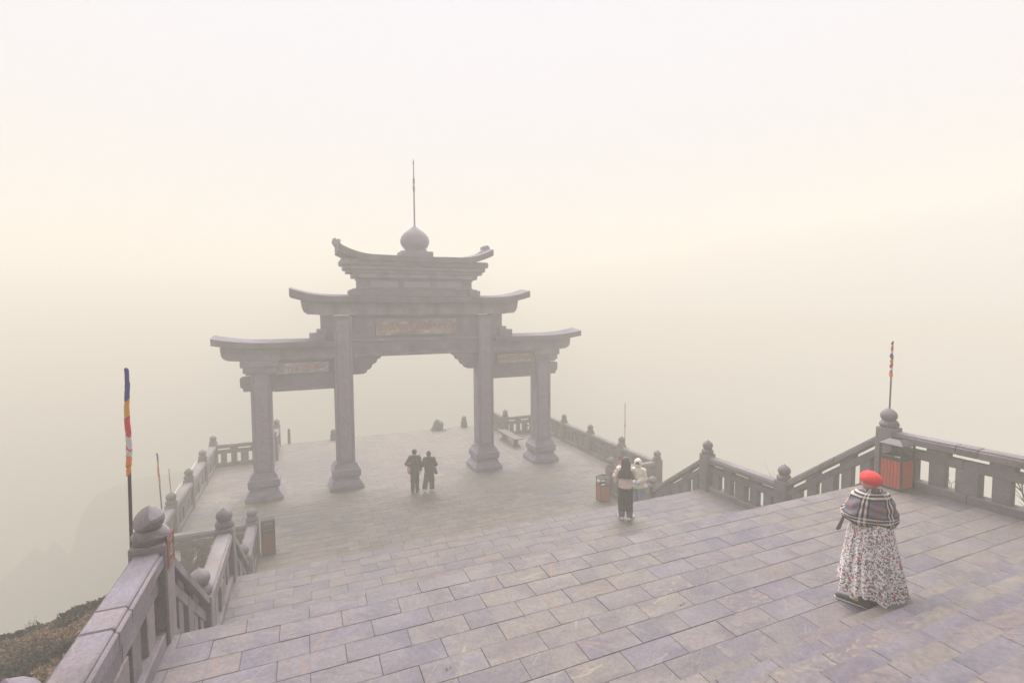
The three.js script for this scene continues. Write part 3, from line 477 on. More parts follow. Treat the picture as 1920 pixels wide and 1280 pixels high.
// pose: joints of a person who faces -z, feet on y = 0
function pose(h, o = {}) {
  const k = h / 1.65, J = { pelvis: [0, 0.92, 0], chest: [0, 1.24, 0.0], neck: [0, 1.4, 0.005], head: [0, 1.535, -0.015], ls: [-0.158, 1.33, 0], rs: [0.158, 1.33, 0], le: [-0.22, 1.08, 0.02], re: [0.22, 1.08, 0.02], lw: [-0.24, 0.85, -0.04], rw: [0.24, 0.85, -0.04], lh: [-0.085, 0.88, 0], rh: [0.085, 0.88, 0], lk: [-0.09, 0.48, -0.01], rk: [0.09, 0.48, -0.01], la: [-0.09, 0.08, 0.02], ra: [0.09, 0.08, 0.02], lt: [-0.1, 0.03, -0.14], rt: [0.1, 0.03, -0.14], ...o };
  for (const n in J) J[n] = mul(J[n], k); J.k = k; return J;
}
function bodyGeo(J, { hands = [[0, -1, -0.2], [0, -1, -0.2]], curl = [0.35, 0.35], up = [[-1, 0, 0], [1, 0, 0]], thumbs = [1, -1], stout = 1 } = {}) {
  const k = J.k, hd = J.head, P = [
    ell(add(J.pelvis, [0, 0, 0.01]), [0.155 * k * stout, 0.12 * k, 0.115 * k * stout], 0.08), ell(mul(add(J.pelvis, J.chest), 0.5), [0.125 * k * stout, 0.16 * k, 0.095 * k * stout], 0.08), ell(J.chest, [0.155 * k * stout, 0.17 * k, 0.105 * k * stout], 0.08),
    cap(J.ls, J.rs, 0.055 * k, 0.055 * k, 0.06), cap(J.neck, add(hd, [0, -0.03, 0.01]), 0.052 * k, 0.05 * k, 0.04),
    ell(hd, [0.074 * k, 0.108 * k, 0.09 * k], 0.03), cap(add(hd, [0, -0.06 * k, -0.03 * k]), add(hd, [0, -0.095 * k, -0.055 * k]), 0.045 * k, 0.026 * k, 0.03), cap(add(hd, [0, 0.005, -0.088 * k]), add(hd, [0, -0.03 * k, -0.103 * k]), 0.009 * k, 0.014 * k, 0.012),
    ell(add(hd, [-0.075 * k, -0.01, 0.0]), [0.012 * k, 0.032 * k, 0.02 * k], 0.01), ell(add(hd, [0.075 * k, -0.01, 0.0]), [0.012 * k, 0.032 * k, 0.02 * k], 0.01), cap(add(hd, [-0.02 * k, -0.062 * k, -0.088 * k]), add(hd, [0.02 * k, -0.062 * k, -0.088 * k]), 0.008 * k, 0.008 * k, 0.01),
    cap(J.ls, J.le, 0.05 * k, 0.04 * k), cap(J.le, J.lw, 0.04 * k, 0.027 * k), cap(J.rs, J.re, 0.05 * k, 0.04 * k), cap(J.re, J.rw, 0.04 * k, 0.027 * k),
    cap(J.lh, J.lk, 0.082 * k, 0.055 * k, 0.05), cap(J.lk, J.la, 0.055 * k, 0.036 * k), cap(J.rh, J.rk, 0.082 * k, 0.055 * k, 0.05), cap(J.rk, J.ra, 0.055 * k, 0.036 * k), cap(J.la, J.lt, 0.035 * k, 0.028 * k), cap(J.ra, J.rt, 0.035 * k, 0.028 * k)];
  const all = Object.values(J).filter(Array.isArray), [lo, hi] = boxOf(all, 0.16), g = [nets(union(P), lo, hi, 0.013)];
  for (const [i, w] of [[0, J.lw], [1, J.rw]]) { const q = handPrims(w, hands[i], up[i], thumbs[i], curl[i], k), [a, b] = boxOf([w, add(w, mul(nrm(hands[i]), 0.18))], 0.09); g.push(nets(union([cap(add(w, mul(nrm(hands[i]), -0.04)), w, 0.026 * k, 0.025 * k), ...q]), a, b, 0.0045)); }
  return join(g);
}
const folds = (a) => (x, y, z) => a * (Math.sin(y * 46 + x * 21 + Math.sin(x * 30) * 1.5) * 0.5 + Math.sin(x * 38 - y * 18 + z * 25) * 0.5);
// trousers: legs r[0] at the hip, r[1] at the knee, r[2] at the hem; end = share of the shin covered
function trousersGeo(J, r, end = 0.95, top = 1.0, wr = 0.004) {
  const k = J.k, la = add(J.lk, mul(sub(J.la, J.lk), end)), ra = add(J.rk, mul(sub(J.ra, J.rk), end)), f = folds(wr);
  const u = union([ell(add(J.pelvis, [0, 0.0, 0.012]), [0.172 * k, 0.15 * k, 0.135 * k], 0.06), cap(J.lh, J.lk, r[0], r[1], 0.035), cap(J.lk, la, r[1], r[2], 0.03), cap(J.rh, J.rk, r[0], r[1], 0.035), cap(J.rk, ra, r[1], r[2], 0.03)]);
  const dl = nrm(sub(J.la, J.lk)), dr = nrm(sub(J.ra, J.rk));
  const fn = (x, y, z) => { let d = u(x, y, z) + f(x, y, z); d = Math.max(d, y - top * k); const L = (x - la[0]) * dl[0] + (y - la[1]) * dl[1] + (z - la[2]) * dl[2], Q = (x - ra[0]) * dr[0] + (y - ra[1]) * dr[1] + (z - ra[2]) * dr[2], nl = Math.hypot(x - la[0], y - la[1], z - la[2]), nr = Math.hypot(x - ra[0], y - ra[1], z - ra[2]); return Math.max(d, nl < nr ? L : Q); };
  const [lo, hi] = boxOf([J.pelvis, J.lk, J.rk, la, ra, J.lh, J.rh], 0.2); return nets(fn, lo, hi, 0.011);
}
function topGeo(J, { w = [0.18, 0.17, 0.19], d = 0.13, arm = [0.066, 0.06, 0.05], hem = 0.8, neck = 1.42, sleeve = 0.97, wr = 0.006, extra = [] } = {}) {
  const k = J.k, cuffL = add(J.le, mul(sub(J.lw, J.le), sleeve)), cuffR = add(J.re, mul(sub(J.rw, J.re), sleeve)), f = folds(wr);
  const u = union([ell(add(J.chest, [0, 0.02, 0.005]), [w[0] * k, 0.19 * k, d * k], 0.06), ell(add(J.pelvis, [0, 0.13, 0.005]), [w[1] * k, 0.2 * k, d * 0.95 * k], 0.08), ell(add(J.pelvis, [0, -0.02, 0.01]), [w[2] * k, 0.2 * k, d * 1.08 * k], 0.08), cap(J.ls, J.rs, 0.064 * k, 0.064 * k, 0.08), cap(J.ls, add(J.neck, [-0.02, -0.045, 0]), 0.06 * k, 0.06 * k, 0.06), cap(J.rs, add(J.neck, [0.02, -0.045, 0]), 0.06 * k, 0.06 * k, 0.06), cap(add(J.neck, [0, -0.05, 0]), add(J.neck, [0, 0.02, 0]), 0.075 * k, 0.062 * k, 0.05), cap(J.ls, J.le, arm[0] * k, arm[1] * k, 0.04), cap(J.le, cuffL, arm[1] * k, arm[2] * k, 0.03), cap(J.rs, J.re, arm[0] * k, arm[1] * k, 0.04), cap(J.re, cuffR, arm[1] * k, arm[2] * k, 0.03), ...extra]);
  const fn = (x, y, z) => Math.max(u(x, y, z) + f(x, y, z), Math.abs(x) < 0.22 * k ? hem * k - y : -1, y - neck * k - 0.25 * Math.max(0, z));
  const [lo, hi] = boxOf([J.pelvis, J.chest, J.neck, J.ls, J.rs, J.le, J.re, cuffL, cuffR, add(J.pelvis, [0.1, -0.1, 0]), add(J.pelvis, [-0.1, -0.1, 0])], 0.23); return nets(fn, lo, hi, 0.011);
}
function shoeParts(t, a, toe, m, sole, k = 1, name = 'shoe') {     // an upper and its sole, from the ankle to the toe
  const d = nrm([toe[0] - a[0], toe[1] - a[1], toe[2] - a[2]]), heel = add(a, [-d[0] * 0.045 * k, -0.035 * k, -d[2] * 0.045 * k]), tip = add(toe, [d[0] * 0.06 * k, 0, d[2] * 0.06 * k]);
  const y0 = Math.min(heel[1], tip[1]) - 0.03, [lo, hi] = boxOf([a, heel, tip], 0.1), fl = (x, z) => { const s = ((x - heel[0]) * d[0] + (z - heel[2]) * d[2]) / 0.25; return lerp(heel[1], tip[1], clamp(s)); };
  const u = union([cap(heel, tip, 0.041 * k, 0.036 * k, 0.03), cap(add(heel, [0, 0.012, 0]), add(a, [0, 0.005, 0]), 0.045 * k, 0.045 * k, 0.03)]);
  const s = part(t, name, nets((x, y, z) => Math.max(u(x, y, z), fl(x, z) - 0.02 - y, y - a[1] - 0.03 * k), lo, hi, 0.008), m);
  const v = union([cap(heel, tip, 0.046 * k, 0.042 * k, 0.03)]); part(s, 'sole', nets((x, y, z) => Math.max(v(x, y, z), y - fl(x, z) + 0.008, fl(x, z) - 0.034 - y), lo, hi, 0.007), sole);
}
const white = mat(0.62, 0.6, 0.56), offWhite = mat(0.6, 0.57, 0.5);
// ---------------------------------------------------------------- people
const plain = (r, g, b, o) => mat(r, g, b, { roughness: 0.95, ...o });
function loft(rows, cols, f, uvf) {                             // grid surface closed round its columns; f(v, a) -> point
  const P = [], U = [], I = [];
  for (let j = 0; j <= rows; j++) for (let i = 0; i <= cols; i++) { const a = i / cols * Math.PI * 2, p = f(j / rows, a); P.push(...p); U.push(...uvf(j / rows, a, p)); }
  for (let j = 0; j < rows; j++) for (let i = 0; i < cols; i++) { const k = j * (cols + 1) + i; I.push(k, k + cols + 1, k + 1, k + 1, k + cols + 1, k + cols + 2); }
  const g = new THREE.BufferGeometry(); g.setAttribute('position', new THREE.Float32BufferAttribute(P, 3)); g.setAttribute('uv', new THREE.Float32BufferAttribute(U, 2)); g.setIndex(I); g.computeVertexNormals();
  const n = g.attributes.normal; for (let j = 0; j <= rows; j++) { const a = j * (cols + 1), b = a + cols, x = n.getX(a) + n.getX(b), y = n.getY(a) + n.getY(b), z = n.getZ(a) + n.getZ(b), l = Math.hypot(x, y, z) || 1; n.setXYZ(a, x / l, y / l, z / l); n.setXYZ(b, x / l, y / l, z / l); }
  return g;
}
const key = (pts, v) => { for (let i = 1; i < pts.length; i++) if (v <= pts[i][0]) { const t = (v - pts[i - 1][0]) / (pts[i][0] - pts[i - 1][0]); return pts[i - 1].map((q, k) => lerp(q, pts[i][k], t)); } return pts[pts.length - 1]; };
{ // woman in the red beret
  const t = thing('person', 'person seen from behind in a red beret, checked grey shawl and long flowered skirt', 'person', [5.93, YA, -3.5], -0.3), J = pose(1.6, { le: [-0.26, 1.1, 0.0], re: [0.26, 1.1, 0.0], lw: [-0.1, 1.04, -0.2], rw: [0.08, 1.06, -0.21], la: [-0.12, 0.08, 0.07], ra: [0.05, 0.08, 0.11], lt: [-0.23, 0.035, -0.09], rt: [-0.05, 0.035, -0.05], lk: [-0.1, 0.48, -0.02], rk: [0.08, 0.48, 0.0], head: [-0.02, 1.475, -0.02], neck: [0, 1.36, 0.005], chest: [0, 1.19, 0], ls: [-0.12, 1.24, 0], rs: [0.12, 1.24, 0] });
  part(t, 'body', bodyGeo(J, { hands: [[0.6, -0.1, -0.6], [-0.6, -0.1, -0.6]], up: [[0, 0.6, -0.5], [0, 0.6, -0.5]], stout: 1.25 }), skin);
  const pl = (() => { const [c, g] = canvas(512, 512), r = R(91); g.fillStyle = '#6a6570'; g.fillRect(0, 0, 512, 512);
    const band = (x, w, col) => { g.fillStyle = col; g.fillRect(x, 0, w, 512); g.fillRect(0, x, 512, w); };
    for (const [x, w] of [[152, 34], [228, 40], [306, 34]]) band(x, w, 'rgba(28,20,32,0.86)'); for (const [x, w] of [[186, 42], [268, 38]]) band(x, w, 'rgba(226,216,202,0.64)'); band(0, 9, 'rgba(205,50,55,0.85)');
    for (let k = 0; k < 9000; k++) { g.fillStyle = `rgba(${r() < 0.5 ? 0 : 255},${r() < 0.5 ? 0 : 240},220,0.05)`; g.fillRect(r() * 512, r() * 512, 5, 1); } return ctex(c); })();
  const cloth = plain(0.85, 0.85, 0.85, { map: pl, side: THREE.DoubleSide });
  const S = [[0, 0.07, 0.07, 1.36], [0.08, 0.1, 0.088, 1.35], [0.18, 0.16, 0.115, 1.325], [0.3, 0.204, 0.138, 1.275], [0.45, 0.235, 0.155, 1.2], [0.62, 0.258, 0.168, 1.11], [0.8, 0.272, 0.176, 1.035], [0.92, 0.27, 0.174, 0.985], [1, 0.252, 0.166, 0.955]];
  const shawlAt = (v, a) => { const [, rx, rz, y] = key(S, v), c = Math.sin(a), s = -Math.cos(a), w = 0.007 * Math.sin(v * 30 + Math.sin(a * 3 + v * 4) * 2.2) * smooth(0.08, 0.3, v) + 0.012 * Math.sin(a * 5 + v * 6) * smooth(0.3, 1, v), el = 0.03 * Math.exp(-Math.pow((v - 0.78) * 5, 2)) * Math.pow(Math.abs(c), 6);
    const rise = v * v * (0.03 * Math.max(0, -c) + 0.1 * smooth(0.1, 1, -s)) - 0.02 * v * Math.max(0, c), sq = 1 / Math.pow(Math.pow(Math.abs(c), 2.6) + Math.pow(Math.abs(s), 2.6), 1 / 2.6);
    return [c * (rx + w + el) * sq, y + rise, s * (rz + w) * sq - 0.05 * v * (s < 0 ? 1 : 0)]; };
  part(t, 'shawl', loft(60, 140, shawlAt, (v, a, p) => [((a - Math.PI) * 0.25 + 0.09) / 0.31 + 0.5, (v * 0.48 + 0.04) / 0.28]), cloth);
  part(t, 'shawl_collar', uvm(tube([[0.078, 1.35, 0], [0.05, 1.362, 0.075], [0, 1.364, 0.088], [-0.055, 1.36, 0.075], [-0.085, 1.345, 0], [-0.05, 1.33, -0.075], [0.05, 1.33, -0.075], [0.078, 1.35, 0]], 0.017, 8, 40), 0.3), cloth);
  part(t, 'shawl_end', loft(10, 20, (v, a) => { const w = lerp(0.018, 0.032, v) * (1 - smooth(0.93, 1, v) * 0.6); return [-0.22 - 0.055 * v + Math.cos(a) * w, 0.99 - 0.17 * v, -0.14 - 0.02 * v + Math.sin(a) * w * 0.5]; }, (v, a, p) => [p[0] / 0.3, p[1] / 0.3]), cloth);
  const fl = (() => { const [c, g] = canvas(1024, 1024), r = R(92); g.fillStyle = '#e6e0da'; g.fillRect(0, 0, 1024, 1024);
    const blob = (x, y, s, col) => { for (const [ox, oy] of [[0, 0], [-1024, 0], [0, -1024], [-1024, -1024]]) { g.save(); g.translate(x + ox, y + oy); g.rotate(r() * 6.3); g.fillStyle = col; g.beginPath(); g.moveTo(-s, 0); g.quadraticCurveTo(-s * 0.2, -s * (0.4 + r() * 0.5), s, 0); g.quadraticCurveTo(s * 0.1, s * (0.4 + r() * 0.4), -s, 0); g.fill(); g.restore(); } };
    for (let k = 0; k < 420; k++) blob(r() * 1024, r() * 1024, 14 + r() * 22, ['#9c949c', '#b4aaa6', '#84808f'][r() * 3 | 0]);
    for (let k = 0; k < 900; k++) blob(r() * 1024, r() * 1024, 12 + r() * 22, ['#56526a', '#454158', '#6a6478', '#5e5a74'][r() * 4 | 0]);
    for (let k = 0; k < 260; k++) blob(r() * 1024, r() * 1024, 12 + r() * 16, '#e6dccd');
    for (let k = 0; k < 60; k++) { const x = r() * 1024, y = r() * 1024; for (let q = 0; q < 4; q++) blob(x + (r() - 0.5) * 24, y + (r() - 0.5) * 24, 15 + r() * 10, ['#b02836', '#c43440'][r() * 2 | 0]); } return ctex(c); })();
  const skirtAt = (v, a) => { const c = Math.sin(a), s = -Math.cos(a), e = Math.pow(v, 0.9), rx = lerp(0.2, 0.345, e), rz = lerp(0.17, 0.3, e), f = (Math.cos(a * 9 + 0.6 + Math.sin(v * 3) * 0.5) * 0.5 + Math.cos(a * 14 + 2.1) * 0.35 + Math.cos(a * 23 + v * 2) * 0.22) * 0.044 * Math.pow(v, 0.8) + 0.004 * Math.cos(a * 31);
    const hem = 0.075 + 0.035 * Math.cos(a * 3 + 1) + 0.13 * Math.max(0, -c) + 0.14 * Math.max(0, -s) - f * 0.4; return [c * (rx + f) - 0.0 + 0.03 * v, lerp(1.0, hem, v), s * (rz + f) + 0.02 * v]; };
  part(t, 'skirt', loft(56, 200, skirtAt, (v, a) => [a * 0.3 / 0.62, v * 0.95 / 0.62]), plain(0.95, 0.95, 0.97, { map: fl, side: THREE.DoubleSide }));
  const red = plain(0.62, 0.022, 0.03, { roughness: 0.85 });
  const bg = new THREE.SphereGeometry(1, 48, 32), bp = bg.attributes.position; for (let i = 0; i < bp.count; i++) { const x = bp.getX(i), y = bp.getY(i), z = bp.getZ(i), a = Math.atan2(z, x), w = 1 + 0.03 * Math.sin(a * 3 + 1) + 0.02 * Math.sin(a * 7); bp.setXYZ(i, x * 0.112 * w, (y > 0 ? y * 0.085 * (1 - 0.15 * x) : y * 0.07) - 0.012 * x * x, z * 0.112 * w); } bg.computeVertexNormals();
  const beret = part(t, 'beret', bg, red, [-0.012, 1.475, 0.0]); beret.rotation.set(0.12, 0, -0.17);
  part(beret, 'stalk', lathe([[0, 0], [0.007, 0], [0.006, 0.02], [0, 0.022]], 8), red, [0, 0.06, 0]);
  part(beret, 'hat_band', uvm(new THREE.TorusGeometry(0.082, 0.012, 8, 32).rotateX(Math.PI / 2)), red, [0, -0.05, 0]);
  part(t, 'hair', nets(((u) => (x, y, z) => Math.max(u(x, y, z), -(z + 0.01), 1.425 - y))(union([ell([-0.02, 1.45, 0.0], [0.08, 0.06, 0.09])])), [-0.16, 1.33, -0.12], [0.1, 1.55, 0.12], 0.01), mat(0.03, 0.02, 0.02));
  const sh = mat(0.02, 0.018, 0.028, { roughness: 0.8 }); shoeParts(t, J.la, J.lt, sh, white, 1, 'shoe'); shoeParts(t, J.ra, J.rt, sh, white, 1, 'shoe');
  for (const [a, b] of [[J.la, J.lt], [J.ra, J.rt]]) { const d = nrm(sub(a, b)); part(t, 'heel_tab', nets(ell(add(a, [d[0] * 0.068, -0.02, d[2] * 0.068]), [0.026, 0.024, 0.03]), ...boxOf([add(a, [d[0] * 0.068, -0.02, d[2] * 0.068])], 0.05), 0.007), mat(0.35, 0.22, 0.15)); part(t, 'sock', nets(cap(add(a, [0, -0.02, 0]), add(a, [0, 0.26, 0]), 0.05, 0.062), ...boxOf([a, add(a, [0, 0.26, 0])], 0.09), 0.01), sh); }
}
const yawTo = (x, z) => Math.atan2(-x, -z);                      // turn that makes a figure face (x, z)
{ // girl taking a picture
  const P = [7.28, YB, -10.03], yaw = yawTo(0.6, -0.8), t = thing('person', 'person with long black hair in pink hooded top, holding up a phone', 'person', P, yaw), J = pose(1.57, { le: [-0.255, 1.13, -0.03], lw: [-0.15, 1.38, -0.2], re: [0.24, 1.12, -0.08], rw: [0.02, 1.36, -0.27], la: [-0.1, 0.08, 0.02], ra: [0.11, 0.08, 0.02], lt: [-0.15, 0.035, -0.12], rt: [0.17, 0.035, -0.12], head: [0.0, 1.53, -0.02] });
  part(t, 'body', bodyGeo(J, { hands: [[-0.1, 1, -0.3], [-0.6, 0.6, -0.2]], up: [[0, 0.3, -1], [0.2, 0.4, -1]], curl: [0.5, 0.7] }), skin);
  const pink = plain(0.56, 0.43, 0.4), tr = plain(0.016, 0.012, 0.022);
  part(t, 'hooded_top', topGeo(J, { w: [0.185, 0.18, 0.185], d: 0.165, arm: [0.074, 0.074, 0.048], hem: 0.87, wr: 0.009, neck: 1.4, sleeve: 0.93, extra: [cap(mul([-0.255, 1.13, -0.03], J.k), mul([-0.25, 1.0, -0.01], J.k), 0.065, 0.045)] }), pink);
  part(t, 'hood', nets(((u) => (x, y, z) => u(x, y, z) + 0.006 * Math.sin(x * 40) * Math.sin(y * 50))(union([cap([-0.12, 1.28, 0.09], [0, 1.1, 0.155], 0.04, 0.05, 0.05), cap([0.12, 1.28, 0.09], [0, 1.1, 0.155], 0.04, 0.05, 0.05), cap([-0.11, 1.32, 0.06], [0.11, 1.32, 0.06], 0.05, 0.05, 0.05)])), [-0.22, 0.98, -0.02], [0.22, 1.42, 0.28], 0.012), pink);
  part(t, 'trousers', trousersGeo(J, [0.105, 0.095, 0.092], 0.62, 0.9, 0.006), tr);
  const grey = plain(0.1, 0.095, 0.11); for (const a of ['l', 'r']) { const n = J[a + 'k'], m = J[a + 'a'], p = add(n, mul(sub(m, n), 0.6)), q = add(m, [0, -0.005, 0]); part(t, 'trouser_cuff', nets((x, y, z) => Math.max(cap(p, q, 0.084, 0.075)(x, y, z), q[1] - 0.01 - y, y - p[1]), ...boxOf([p, q], 0.1), 0.01), grey); shoeParts(t, m, J[a + 't'], offWhite, white, 1.0); }
  const hc = J.head; part(t, 'hair', nets(((u) => (x, y, z) => Math.max(u(x, y, z) + 0.004 * Math.sin(x * 90 + Math.sin(y * 20)), hc[1] - 0.36 + 0.02 * Math.sin(x * 60) - y, -(z + 0.028 + (hc[1] - y) * 0.12)))(union([ell(add(hc, [0, 0.012, 0.01]), [0.098, 0.122, 0.108], 0.05), cap(add(hc, [0, -0.06, 0.05]), add(hc, [0.01, -0.32, 0.16]), 0.1, 0.1, 0.07), cap(add(hc, [-0.06, -0.1, 0.06]), add(hc, [-0.15, -0.35, 0.17]), 0.06, 0.06, 0.05), cap(add(hc, [0.06, -0.1, 0.06]), add(hc, [0.15, -0.34, 0.17]), 0.06, 0.06, 0.05)])), add(hc, [-0.24, -0.46, -0.06]), add(hc, [0.26, 0.16, 0.34]), 0.011), hairBlack);
  // the phone in her raised hand
  const w = V(...add(J.lw, [-0.01, 0.11, -0.055])).applyAxisAngle(V(0, 1, 0), yaw).add(V(...P)), ph = thing('phone', 'dark phone held up beside the long black hair of the girl in pink', 'phone', [w.x, w.y, w.z], yaw);
  part(ph, 'case', cbox(-0.04, 0.04, -0.075, 0.085, -0.005, 0.005, 0.004), M.black); part(ph, 'screen', cbox(-0.035, 0.035, -0.068, 0.078, 0.0052, 0.0065, 0.0005), mat(0.25, 0.08, 0.08, { roughness: 0.2 })); part(ph, 'lens', cbox(-0.03, -0.008, 0.045, 0.072, -0.008, -0.0052, 0.002), M.black);
}
{ // woman in the white hood
  const P = [9.0, 0.98, -11.8], yaw = yawTo(-0.72, 0.7), t = thing('person', 'person in white hood, white mask and blue jeans facing the girl in pink', 'person', P, yaw), J = pose(1.62, { le: [-0.22, 1.1, 0.0], re: [0.22, 1.1, 0.0], lw: [-0.05, 1.05, -0.2], rw: [0.06, 1.03, -0.21], lk: [-0.09, 0.48, -0.06], la: [-0.1, 0.08, 0.0] });
  part(t, 'body', bodyGeo(J, { hands: [[0.7, -0.1, -0.4], [-0.7, -0.1, -0.4]], up: [[0, 0.4, -1], [0, 0.4, -1]] }), skin);
  const wt = plain(0.66, 0.62, 0.5), jn = plain(0.16, 0.19, 0.29);
  part(t, 'hooded_top', topGeo(J, { w: [0.19, 0.185, 0.2], d: 0.15, arm: [0.08, 0.075, 0.05], hem: 0.8, wr: 0.009 }), wt);
  const h = J.head; part(t, 'hood', nets(((u, f) => (x, y, z) => Math.max(u(x, y, z), -f(x, y, z)))(union([ell(add(h, [0, 0.02, 0.02]), [0.115, 0.145, 0.125], 0.05), cap(add(h, [0, -0.1, 0.03]), add(J.neck, [0, -0.06, 0]), 0.1, 0.13, 0.05)]), union([ell(add(h, [0, -0.015, -0.11]), [0.066, 0.1, 0.1])])), add(h, [-0.24, -0.34, -0.22]), add(h, [0.24, 0.2, 0.2]), 0.011), wt);
  part(t, 'face_mask', nets(((u, v) => (x, y, z) => Math.max(u(x, y, z), y - h[1] + 0.012, h[1] - 0.11 - y, z - h[2] + 0.03))(union([ell(add(h, [0, -0.015, 0]), [0.08, 0.11, 0.104]), ell(add(h, [0, -0.045, -0.085]), [0.03, 0.04, 0.035])])), add(h, [-0.14, -0.16, -0.16]), add(h, [0.14, 0.05, 0.05]), 0.007), white);
  part(t, 'fringe', nets((x, y, z) => Math.max(ell(add(h, [0.01, 0.03, -0.01]), [0.08, 0.088, 0.095])(x, y, z), h[1] + 0.022 - y), add(h, [-0.12, 0, -0.14]), add(h, [0.12, 0.15, 0.12]), 0.008), hairBlack);
  for (const s of [-1, 1]) part(t, 'eye', new THREE.SphereGeometry(0.011, 10, 8), M.black, add(h, [s * 0.03, 0.004, -0.086]));
  part(t, 'jeans', trousersGeo(J, [0.092, 0.078, 0.082], 0.97, 0.84, 0.005), jn);
  for (const a of ['l', 'r']) shoeParts(t, J[a + 'a'], J[a + 't'], offWhite, white, 1);
  const q = V(-0.02, 1.03, -0.29).applyAxisAngle(V(0, 1, 0), yaw).add(V(...P)), b = thing('pouch', 'small pale blue pouch in the hands of the woman in the white hood', 'pouch', [q.x, q.y, q.z], yaw);
  part(b, 'bag', nets(((u) => (x, y, z) => u(x, y, z) + 0.004 * Math.sin(x * 60 + y * 40))(ell([0, 0, 0], [0.085, 0.05, 0.04])), [-0.13, -0.09, -0.08], [0.13, 0.09, 0.08], 0.009), mat(0.33, 0.42, 0.55, { roughness: 0.5 })); part(b, 'zip', cbox(-0.07, 0.07, 0.044, 0.052, -0.006, 0.006, 0.002), M.black);
}
const suit = plain(0.024, 0.018, 0.03), suit2 = plain(0.02, 0.015, 0.025);
{ // man with the pink bag
  const P = [3.82, 0, -18.86], yaw = yawTo(0.16, -0.98), t = thing('person', 'person with short black hair in a dark suit, a pink bag on the left hip', 'person', P, yaw), J = pose(1.7, { le: [-0.3, 1.13, 0.05], lw: [-0.2, 1.0, -0.16], re: [0.215, 1.08, 0.03], rw: [0.225, 0.83, -0.03], la: [-0.09, 0.08, 0.08], lt: [-0.09, 0.03, -0.08], ra: [0.08, 0.08, -0.04], rt: [0.13, 0.03, -0.18], lk: [-0.08, 0.48, 0.01], rk: [0.085, 0.48, -0.04] });
  part(t, 'body', bodyGeo(J, { hands: [[0.3, -0.5, -0.6], [0.05, -1, -0.1]], up: [[-0.5, 0.5, 0], [1, 0, 0]] }), skin);
  part(t, 'jacket', topGeo(J, { w: [0.18, 0.175, 0.178], d: 0.135, arm: [0.076, 0.068, 0.052], hem: 0.82, wr: 0.006, sleeve: 0.95 }), suit);
  part(t, 'trousers', trousersGeo(J, [0.1, 0.082, 0.074], 0.97, 0.86, 0.005), suit2);
  const h = J.head; part(t, 'hair', nets(((u) => (x, y, z) => Math.max(u(x, y, z) + 0.007 * Math.sin(x * 70) * Math.sin(y * 60 + z * 50), -(z + 0.055), h[1] - 0.085 - y + Math.max(0, -z) * 1.2))(union([ell(add(h, [0, 0.028, 0.012]), [0.097, 0.108, 0.112])])), add(h, [-0.14, -0.14, -0.14]), add(h, [0.14, 0.18, 0.17]), 0.01), hairBlack);
  for (const a of ['l', 'r']) shoeParts(t, J[a + 'a'], J[a + 't'], M.black, white, 1.05);
  const q = V(-0.225, 0.0, 0.03).applyAxisAngle(V(0, 1, 0), yaw).add(V(...P)), b = thing('shoulder_bag', 'pink shoulder bag hanging at the left side of the man in the dark suit', 'bag', [q.x, 0.88, q.z], yaw);
  part(b, 'bag', nets(ell([0, 0.02, 0], [0.062, 0.15, 0.13]), [-0.12, -0.2, -0.2], [0.12, 0.24, 0.2], 0.012), mat(0.5, 0.2, 0.2)); part(b, 'flap', nets((x, y, z) => Math.max(ell([0, 0.03, 0], [0.072, 0.15, 0.136])(x, y, z), 0.03 - y), [-0.12, -0.02, -0.2], [0.12, 0.24, 0.2], 0.012), mat(0.56, 0.26, 0.3));
  part(b, 'strap', tube([[0.0, 0.15, 0.06], [0.06, 0.3, 0.09], [0.16, 0.48, 0.115], [0.27, 0.58, 0.06], [0.2, 0.52, -0.1], [0.03, 0.17, -0.06]], 0.012, 6, 40), mat(0.06, 0.05, 0.06));
}
